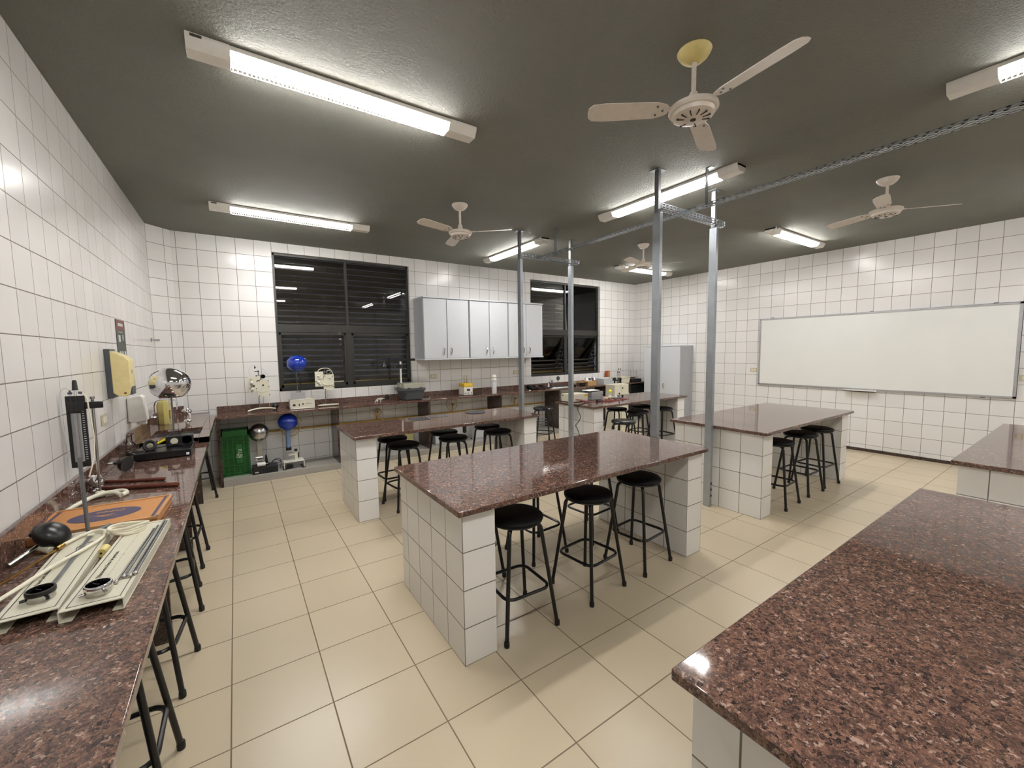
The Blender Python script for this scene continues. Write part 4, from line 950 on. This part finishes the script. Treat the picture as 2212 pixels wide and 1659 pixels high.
B().lathe([(0, 0.003), (0.042, 0.003), (0.042, 0.085), (0, 0.085)], seg=26).build('liquid', 'tub', t)
t = thing('cloth_bag', 'crumpled dark cloth bag with red cord on the counter behind the far left post', 'bag', (4.62, 5.66, ZB))
b = B().ball((0, 0, 0.02), 0.09, 0.6, 20).ball((0.2, 0, 0.015), 0.11, 0.5, 20).ball((0.1, 0.03, 0.02), 0.1, 0.5, 20).ball((-0.06, 0.02, 0.05), 0.06, 0.8, 16)
o = b.build('cloth', 'vinyl', t)
for v in o.data.vertices:
    v.co.z = max(0.0, v.co.z+0.012*math.sin(40*v.co.x)*math.cos(31*v.co.y)); v.co.y += 0.008*math.sin(47*v.co.x+20*v.co.z)
B().tube(smoothpath([(0.02, -0.08, 0.07), (0.06, -0.1, 0.05), (0.1, -0.12, 0.02), (0.13, -0.13, 0.01)], 5), 0.006, 6).build('cord', 'red_wire', t)
o = B().lathe([(0.0, 0), (0.018, 0.002), (0.02, 0.01), (0.012, 0.016), (0, 0.016)], seg=18).build('white_disc', 'white_plastic'); o.location = (4.44, 5.50, ZB); tag(o, 'small white disc at the counter edge before the dark bag', 'disc')
# papers and small instruments
for k, (x, y, rz, w, h) in enumerate(((5.13, 5.61, 0.1, 0.28, 0.2), (5.33, 5.60, -0.15, 0.3, 0.21))):
    o = B().box(-w/2, w/2, -h/2, h/2, 0, 0.003).build('paper_sheet', 'white_paper', smooth=False); o.location = (x, y, ZB+0.0005+0.0035*k); o.rotation_euler = (0, 0, rz)
    tag(o, ['left white sheet of paper on the window counter under the right window', 'right white sheet of paper on the window counter, overlapping the left one'][k], 'paper', 'white sheets')
t = thing('disc_stand', 'black disc sign on a small stand below the right window', 'stand', (5.34, 5.76, ZB))
B().lathe([(0.04, 0), (0.04, 0.008), (0.012, 0.014)], seg=20).build('base', 'black_matte', t)
B().cyl((0, 0, 0.01), (0, 0, 0.14), 0.006, 10).build('stem', 'satin', t)
B().lathe([(0.043, 0), (0.043, 0.006), (0, 0.006)], (0, 0, 0.172), 26, (0, -1, 0)).build('disc', 'black', t)
B().prism([(-0.018, 0.15), (0, 0.2), (0.018, 0.15), (0.012, 0.15), (0, 0.185), (-0.012, 0.15)], -0.0075, -0.006, 'y').build('emblem', 'alu', t)
def smallitem(name, label, cat, loc, parts, grp=None):
    t = thing(name, label, cat, loc, 0, grp)
    for nm, fn, m in parts: fn(B()).build(nm, m, t, bevel=0.001)
    return t
smallitem('bench_microscope', 'small black and white instrument standing left on the white papers', 'instrument', (5.01, 5.62, ZB+0.008), [('base', lambda b: b.box(-0.04, 0.05, -0.03, 0.05, 0, 0.02), 'black_matte'), ('column', lambda b: b.box(-0.012, 0.006, 0.0, 0.02, 0.02, 0.115), 'black_matte'), ('panel', lambda b: b.prism([(-0.05, 0.02), (-0.015, 0.02), (-0.015, 0.09), (-0.035, 0.10)], -0.01, 0.0, 'y'), 'white_plastic')])
smallitem('bench_clamp', 'small dark clamp stand between the papers and the black disc', 'instrument', (5.20, 5.78, ZB), [('base', lambda b: b.box(-0.05, 0.06, -0.03, 0.03, 0, 0.018), 'black_matte'), ('column', lambda b: b.cyl((0, 0, 0.015), (0, 0, 0.14), 0.012, 12), 'navy')])
smallitem('tool_box_lid', 'low dark tray of small parts right behind the papers', 'tray', (5.36, 5.68, ZB+0.009), [('tray', lambda b: b.box(-0.13, 0.13, -0.035, 0.035, 0, 0.02), 'black_matte'), ('lens', lambda b: b.ball((0.05, 0, 0.03), 0.018), 'glass')])
smallitem('glass_dish', 'shallow glass dish with dark bits left of the cardboard box', 'dish', (5.66, 5.66, ZB), [('dish', lambda b: b.lathe([(0.05, 0), (0.065, 0.03), (0.06, 0.03), (0.046, 0.006), (0, 0.006)], seg=24), 'glass'), ('contents', lambda b: b.ball((0.01, 0, 0.01), 0.03, 0.4), 'black_matte')])
smallitem('white_funnel', 'white plastic funnel lying left of the cardboard box', 'funnel', (5.80, 5.74, ZB), [('cone', lambda b: b.lathe([(0.012, 0), (0.02, 0.02), (0.06, 0.075), (0.057, 0.075), (0.014, 0.02)], (0, 0, 0.0), 24, (0, 0, 1)), 'white_plastic')])
smallitem('dark_motor', 'small dark motor in front of the white funnel', 'motor', (5.83, 5.58, ZB), [('body', lambda b: b.cyl((-0.05, 0, 0.03), (0.06, 0, 0.03), 0.03, 18), 'black_matte'), ('shaft', lambda b: b.cyl((0.06, 0, 0.03), (0.09, 0, 0.03), 0.005, 8), 'satin')])
t = thing('cardboard_box', 'small brown cardboard box on the window counter', 'box', (6.06, 5.53, ZB), 0.05)
b = B().box(-0.12, 0.14, 0, 0.004, 0, 0.095).box(-0.12, 0.14, 0.196, 0.2, 0, 0.105).box(-0.12, -0.116, 0, 0.2, 0, 0.095).box(0.136, 0.14, 0, 0.2, 0, 0.1).box(-0.12, 0.14, 0, 0.2, 0, 0.004)
b.build('tray', 'carton', t)
B().box(-0.14, -0.12, 0.0, 0.19, 0.085, 0.095).box(-0.30, -0.125, 0.02, 0.18, 0.075, 0.08).build('flap', 'carton', t)
t = thing('printed_pack', 'white and violet printed pack leaning inside the cardboard box', 'pack', (6.14, 5.63, ZB+0.006))
B().box(-0.12, 0.15, -0.005, 0.045, 0.0, 0.155, RX(-0.3), (0, 0, 0)).build('pack', 'white_paper', t, bevel=0.002)
B().box(0.03, 0.10, -0.0065, -0.005, 0.075, 0.15, RX(-0.3), (0, 0, 0)).build('violet_print', 'navy', t)
B().box(-0.05, 0.02, -0.0065, -0.005, 0.09, 0.145, RX(-0.3), (0, 0, 0)).build('dark_print', 'poster_dark', t)
def tub(loc, w, d, h, m, label):
    t = thing('plastic_tub', label, 'tub', loc, 0, 'plastic tubs')
    b = B(); k = 0.9
    for s_ in (0,):
        frus(b, -w/2*k, w/2*k, -d/2*k, d/2*k, 0.001, -w/2, w/2, -d/2, d/2, h)
    o = b.build('bin', m, t); bm = bmesh.new(); bm.from_mesh(o.data)
    top = max(bm.faces, key=lambda f: f.calc_center_median().z); bmesh.ops.delete(bm, geom=[top], context='FACES_ONLY'); bm.to_mesh(o.data); bm.free()
    md = o.modifiers.new('wall', 'SOLIDIFY'); md.thickness = 0.003
    b = B().box(-w/2-0.012, w/2+0.012, -d/2-0.012, -d/2, h-0.008, h).box(-w/2-0.012, w/2+0.012, d/2, d/2+0.012, h-0.008, h).box(-w/2-0.012, -w/2, -d/2, d/2, h-0.008, h).box(w/2, w/2+0.012, -d/2, d/2, h-0.008, h)
    b.build('rim', m, t, bevel=0.002)
tub((6.61, 5.66, ZB), 0.44, 0.30, 0.125, 'tub', 'wide translucent tub right of the cardboard box')
tub((7.06, 5.63, ZB), 0.30, 0.26, 0.13, 'tube_white', 'cream coloured tub beside the tall cabinet')
t = thing('amber_bottle', 'amber orange bottle standing behind the translucent tub', 'bottle', (6.86, 5.848, ZB))
B().box(-0.042, 0.042, -0.035, 0.035, 0.0, 0.262).build('body', 'orange', t, bevel=0.006)
B().box(-0.012, 0.016, -0.0365, -0.035, 0.05, 0.245).build('label_strip', 'carton', t)
t = thing('rod_rack', 'small rack with four black tipped upright rods between the tubs', 'rack', (6.86, 5.52, ZB))
B().box(-0.06, 0.06, -0.03, 0.03, 0.0, 0.02).box(-0.06, 0.07, -0.03, 0.03, 0.07, 0.085).box(-0.06, 0.06, -0.03, 0.03, 0.105, 0.12).box(-0.15, -0.03, -0.02, 0.02, 0.06, 0.085).box(-0.2, -0.12, -0.03, 0.03, 0.07, 0.13).box(-0.15, -0.13, -0.02, 0.02, 0, 0.07).box(0.045, 0.06, -0.02, 0.02, 0, 0.11).build('rack', 'black_matte', t, bevel=0.002)
for x, z in ((-0.04, 0.245), (-0.005, 0.31), (0.02, 0.245), (0.05, 0.31)):
    r = B().cyl((x, 0, 0.01), (x, 0, z-0.01), 0.004, 8).build('rod', 'satin', t); B().ball((x, 0, z), 0.012).build('tip', 'black_matte', r)
o = B().box(0, 0.30, 0, 0.2, 0, 0.075).build('black_tray', 'black_matte', bevel=0.004); o.location = (7.24, 5.46, ZB); tag(o, 'black box on the counter holding the bent glass pieces', 'tray')
for k, x in enumerate((7.30, 7.40, 7.49)):
    t = thing('bent_glass', ['left', 'middle', 'right'][k]+' one of three bent clear glass pieces in the far corner', 'glassware', (x, 5.56, ZB+0.076), 0, 'bent glass pieces')
    B().lathe([(0.022, 0), (0.028, 0.01), (0.02, 0.035), (0.01, 0.06)], seg=18).build('bulb', 'glass', t)
    B().tube(smoothpath([(0, 0, 0.06), (0.002, 0, 0.1), (-0.01, 0, 0.13), (-0.02, 0, 0.15), (0.0, 0, 0.165), (0.018, 0, 0.16)], 5), 0.007, 8).build('neck', 'glass', t)

# ------------------------------------------------------------------ things under the window counter
ZP = 0.0835
t = thing('plastic_crate', 'green slatted plastic crate standing on end under the counter', 'crate', (-0.085, 5.585, ZP))
b = B(); w, h = 0.148, 0.575
b.box(-w, -w+0.018, 0, 0.26, 0, h).box(w-0.018, w, 0, 0.26, 0, h).box(-w, w, 0, 0.26, 0, 0.02).box(-w, w, 0, 0.26, h-0.07, h)
for k in range(34):
    z = 0.03+k*0.0142
    b.box(-w+0.01, w-0.01, 0.012 if k % 7 else 0.0, 0.018, z, z+(0.006 if k % 7 else 0.012))
for x in (-0.085, -0.03, 0.03, 0.085): b.box(x-0.005, x+0.005, 0.002, 0.02, 0, h)
b.box(-w+0.01, w-0.01, 0.02, 0.024, 0, h)
b.build('body', 'green', t, smooth=False)
e = B().box(0.0, 0.07, -0.003, 0.006, 0.155, 0.40).build('name_plate', 'green', t, bevel=0.002)
text('crate_lettering', 'KLBI', 0.058, 'pale_print', e, (0.042, -0.0035, 0.28), (PI/2, PI/2, 0))
text('crate_lettering', 'RU', 0.038, 'pale_print', e, (0.014, -0.0035, 0.255), (PI/2, PI/2, 0))
t = vdg((0.20, 5.62, ZP), 'matte grey ball generator with a black base under the counter by the green crate', GV)
B().box(-0.125, 0.155, -0.13, 0.08, 0.0, 0.085).build('base', 'black_matte', t, bevel=0.003)
B().box(-0.10, -0.06, -0.1315, -0.13, 0.018, 0.032).build('sticker', 'pale_print', t)
B().cyl((-0.07, -0.09, 0.115), (0.02, -0.09, 0.115), 0.026, 20).build('white_roller', 'white_plastic', t)
B().cyl((0.02, -0.09, 0.115), (0.05, -0.09, 0.118), 0.006, 8).build('roller_axle', 'satin', t)
B().box(-0.055, -0.005, -0.006, 0.006, 0.085, 0.42).build('column', 'beige_lid', t)
b = B().cyl((-0.06, -0.02, 0.19), (0.0, -0.02, 0.19), 0.014, 14).box(-0.065, 0.005, -0.03, 0.0, 0.15, 0.165).cyl((-0.085, 0, 0.19), (-0.06, 0, 0.19), 0.008, 10).cyl((-0.085, 0, 0.16), (-0.06, 0, 0.16), 0.008, 10); b.build('clamp', 'satin', t)
B().prism([(0.015, 0.085), (0.06, 0.085), (0.05, 0.15), (0.045, 0.21), (0.025, 0.21), (0.02, 0.15)], -0.03, 0.02, 'y').build('motor_bracket', 'black_matte', t, bevel=0.003)
B().ball((-0.028, 0.0, 0.515), 0.115, 1.0, 40, -0.94, 1).build('dome', 'satin', t)
B().tube(smoothpath([(0.08, -0.05, 0.09), (0.11, -0.03, 0.13), (0.17, -0.02, 0.15), (0.20, -0.03, 0.11), (0.15, -0.05, 0.09), (0.10, -0.04, 0.10), (0.14, -0.02, 0.135), (0.2, -0.03, 0.10), (0.18, -0.06, 0.02)], 6), 0.005, 6).build('cable', 'black_matte', t)
t = vdg((0.52, 5.62, ZP), 'lower blue ball generator on a white metal stand under the counter', GV)
b = B().box(-0.095, 0.145, -0.125, 0.05, 0.092, 0.10).box(-0.095, -0.087, -0.125, 0.05, 0.006, 0.10).box(0.137, 0.145, -0.125, 0.05, 0.006, 0.10)
b.build('metal_stand', 'white_metal', t, bevel=0.001)
for x in (-0.085, 0.135):
    B().box(x-0.02, x+0.02, -0.125, 0.05, 0.0, 0.012).build('foot', 'black_matte', t)
b = B().box(0.04, 0.085, -0.06, -0.01, 0.10, 0.20).cyl((-0.03, -0.06, 0.175), (0.05, -0.06, 0.175), 0.008, 10); b.build('bracket', 'beige', t, bevel=0.002)
B().lathe([(0.012, 0), (0.02, 0.01), (0.02, 0.022), (0.01, 0.03), (0, 0.03)], (0.06, -0.03, 0.215), 16).cyl((0.085, -0.06, 0.13), (0.085, -0.06, 0.2), 0.008, 10).build('knob', 'black_matte', t)
B().cyl((-0.02, 0, 0.26), (-0.02, 0, 0.52), 0.027, 22).build('tube_column', 'blue_grey', t)
B().cyl((-0.02, 0, 0.235), (-0.02, 0, 0.275), 0.033, 20).build('collar', 'black_matte', t)
B().box(-0.055, 0.015, -0.03, 0.0, 0.16, 0.165).box(-0.055, 0.015, -0.03, 0.0, 0.20, 0.205).box(-0.055, -0.05, -0.03, 0.0, 0.10, 0.235).build('roller_frame', 'satin', t)
B().ball((-0.012, 0.0, 0.615), 0.121, 0.95, 40, -0.94, 1).build('sphere', 'blue', t)
B().box(-0.06, 0.01, -0.1, -0.02, 0.003, 0.05).build('motor', 'black_matte', t, bevel=0.004)
t = thing('star_base_stand', 'chrome stand with a star foot and black head under the window counter', 'stand', (3.13, 5.60, ZP))
for k in range(5):
    a = 2*PI*k/5+0.4; c, s = math.cos(a), math.sin(a)
    f = B().tube([(0, 0, 0.05), (0.1*c, 0.1*s, 0.035), (0.17*c, 0.17*s, 0.025)], [0.013, 0.01, 0.008], 8).build('foot', 'chrome', t)
    B().cyl((0.17*c, 0.17*s, 0.0), (0.17*c, 0.17*s, 0.03), 0.012, 10).build('foot_cap', 'black_matte', f)
B().cyl((0, 0, 0.04), (0, 0, 0.30), 0.011, 12).build('pole', 'chrome', t)
B().lathe([(0.02, 0.14), (0.034, 0.17), (0.03, 0.23), (0.045, 0.27), (0.03, 0.31), (0, 0.31)], seg=18).build('head', 'black', t)
for k, (x, w, h, m, lab) in enumerate(((2.70, 0.16, 0.30, 'laminate', 'pale grey box under the counter beside the far left panel'), (3.50, 0.24, 0.26, 'tub', 'translucent box under the counter behind the chrome star stand'), (2.19, 0.13, 0.30, 'bag_yellow', 'speckled yellow green pack under the counter left of a dark panel'))):
    o = B().box(-w/2, w/2, 0, 0.16, 0, h).build('storage_box' if k < 2 else 'seed_pack', m, bevel=0.006); o.location = (x, 5.66, ZP); tag(o, lab, 'box' if k < 2 else 'pack')
t = thing('equipment_cabinet', 'beige equipment cabinet standing behind the far right table', 'cabinet', (6.27, 5.10, 0))
B().box(0, 0.19, 0, 0.25, 0.0, 0.885).build('left_body', 'beige', t, bevel=0.003)
B().box(0.192, 0.40, -0.012, 0.25, 0.0, 0.89).build('door', 'beige', t, bevel=0.003)
B().box(0.20, 0.215, -0.03, -0.012, 0.80, 0.83).build('latch', 'ink', t)
B().box(0.40, 0.415, -0.02, 0.02, 0.66, 0.70).build('hinge', 'white_plastic', t)

# ------------------------------------------------------------------ things on the far right table
ZD = 0.8315
t = thing('power_unit', 'low beige electric unit with a yellow sticker on the far right table', 'instrument', (4.02, 3.90, ZD))
B().box(0, 0.32, 0, 0.23, 0.008, 0.118).build('case', 'beige', t, bevel=0.003)
B().box(0.25, 0.315, -0.0015, 0, 0.075, 0.108).build('sticker', 'yellow', t)
B().box(-0.0015, 0, 0.19, 0.215, 0.085, 0.1).build('badge', 'poster_dark', t)
for x in (0.03, 0.29):
    for y in (0.03, 0.2): B().cyl((x, y, 0), (x, y, 0.01), 0.01, 8).build('foot', 'black_matte', t)
for x in (0.07, 0.09, 0.11): B().cyl((x, 0, 0.04), (x, -0.012, 0.04), 0.006, 8).build('terminal', 'red_wire', t)
t = thing('white_bottle', 'little white striped bottle on top of the beige electric unit', 'bottle', (4.15, 4.05, ZD+0.119))
B().cyl((0, 0, 0.0), (0, 0, 0.06), 0.018, 16).build('body', 'white_plastic', t)
B().cyl((0, 0, 0.018), (0, 0, 0.028), 0.0184, 16).cyl((0, 0, 0.042), (0, 0, 0.048), 0.0184, 16).build('stripes', 'ink', t)
t = thing('grey_unit', 'grey metal box next to the electric unit with a clipboard on it', 'instrument', (4.45, 3.93, ZD))
B().box(0, 0.25, 0, 0.19, 0.004, 0.125).build('case', 'alu', t, bevel=0.003)
B().cyl((0.235, 0, 0.07), (0.235, -0.006, 0.07), 0.007, 10).build('knob', 'ink', t)
t = thing('clipboard', 'black clipboard with white sheets on the grey metal box', 'clipboard', (4.53, 3.99, ZD+0.1265))
B().box(-0.12, 0.14, -0.06, 0.12, 0, 0.012).build('board', 'black_matte', t)
B().box(-0.12, 0.10, -0.05, 0.11, 0.012, 0.02).build('papers', 'white_paper', t)
t = thing('yellow_top_flask', 'small flask with a bright yellow rounded cap among the wires', 'flask', (4.78, 3.86, ZD))
B().lathe([(0.018, 0), (0.02, 0.004), (0.02, 0.10), (0, 0.10)], seg=18).build('body', 'tub', t)
B().cyl((0, 0, 0.03), (0, 0, 0.06), 0.0205, 18).build('label_band', 'white_paper', t)
B().lathe([(0.022, 0.10), (0.026, 0.115), (0.024, 0.135), (0.012, 0.147), (0, 0.148)], seg=18).build('cap', 'yellow_bright', t)
t = thing('small_lens_bench', 'row of small glass and black lab pieces right of the yellow capped flask', 'instrument', (4.90, 3.85, ZD))
B().box(-0.05, 0.14, -0.03, 0.03, 0.0, 0.012).build('base', 'steel_dark', t)
B().ball((0.0, 0, 0.03), 0.022).build('white_knob', 'white_plastic', t)
B().cyl((0.08, 0, 0.012), (0.08, 0, 0.065), 0.01, 12).build('post', 'satin', t)
B().ball((0.08, 0, 0.075), 0.012).cyl((0.13, -0.02, 0.012), (0.13, -0.02, 0.05), 0.016, 12).build('black_cap', 'black_matte', t)
t = thing('small_transformer', 'pinkish open transformer with black knobs in the middle of the wires', 'instrument', (4.60, 3.78, ZD))
B().box(-0.03, 0.12, -0.03, 0.03, 0.0, 0.05).build('block', 'outlet', t, bevel=0.003)
for x in (0.03, 0.09): B().cyl((x, -0.03, 0.03), (x, -0.04, 0.03), 0.009, 10).build('knob', 'ink', t)
rnd = random.Random(9)
for k in range(6):
    a = Vector((4.10+0.03*k, 3.885, ZD+0.04)); e = Vector((4.55+0.07*k, 3.72-0.02*(k % 3), ZD+0.03)); m = (a+e)/2
    if k >= 3: a = Vector((4.36+0.03*k, 3.66+0.02*k, ZD+0.006)); e = Vector((4.78+0.05*k, 3.70, ZD+0.006))
    pts = [a, a+(e-a)*0.25+Vector((0, rnd.uniform(-0.08, 0.02), -0.034 if k < 3 else 0)), a+(e-a)*0.5+Vector((0, rnd.uniform(-0.1, 0.08), -0.03 if k < 3 else 0.0)), a+(e-a)*0.75+Vector((0, rnd.uniform(-0.06, 0.06), -0.02 if k < 3 else 0.0)), e]
    pts = [Vector((p.x, min(max(p.y, 3.42), 3.88), max(p.z, ZD+0.004))) for p in pts]
    tag(B().tube(smoothpath(pts, 6), 0.0036, 6).build('test_lead', 'red_wire'), ['uppermost dark red lead from the beige electric unit', 'second dark red lead from the beige electric unit', 'lowest dark red lead from the beige electric unit', 'dark red lead looping nearest the table edge', 'dark red lead curling below the grey box', 'dark red lead reaching past the yellow capped flask'][k], 'wire', 'dark red leads')
t = thing('alligator_clip', 'black clamp tip where the dark red leads meet', 'clip', (4.40, 3.72, ZD))
B().cyl((-0.03, 0.02, 0.012), (0.05, -0.02, 0.012), 0.009, 10).ball((-0.03, 0.02, 0.02), 0.018).build('grip', 'black_matte', t)
p = [(4.30, 3.80, ZD+0.004), (4.10, 3.72, ZD+0.004), (3.96, 3.67, ZD+0.004), (3.918, 3.665, 0.826), (3.912, 3.655, 0.76), (3.905, 3.60, 0.68), (3.905, 3.63, 0.61), (3.91, 3.70, 0.54), (3.91, 3.66, 0.48), (3.905, 3.60, 0.36), (3.90, 3.58, 0.2), (3.86, 3.55, 0.02), (3.84, 3.50, 0.006)]
tag(B().tube(smoothpath(p, 7), 0.005, 8).build('electric_cable', 'black_matte'), 'black power cord hanging in waves over the left edge of the far right table', 'cord')
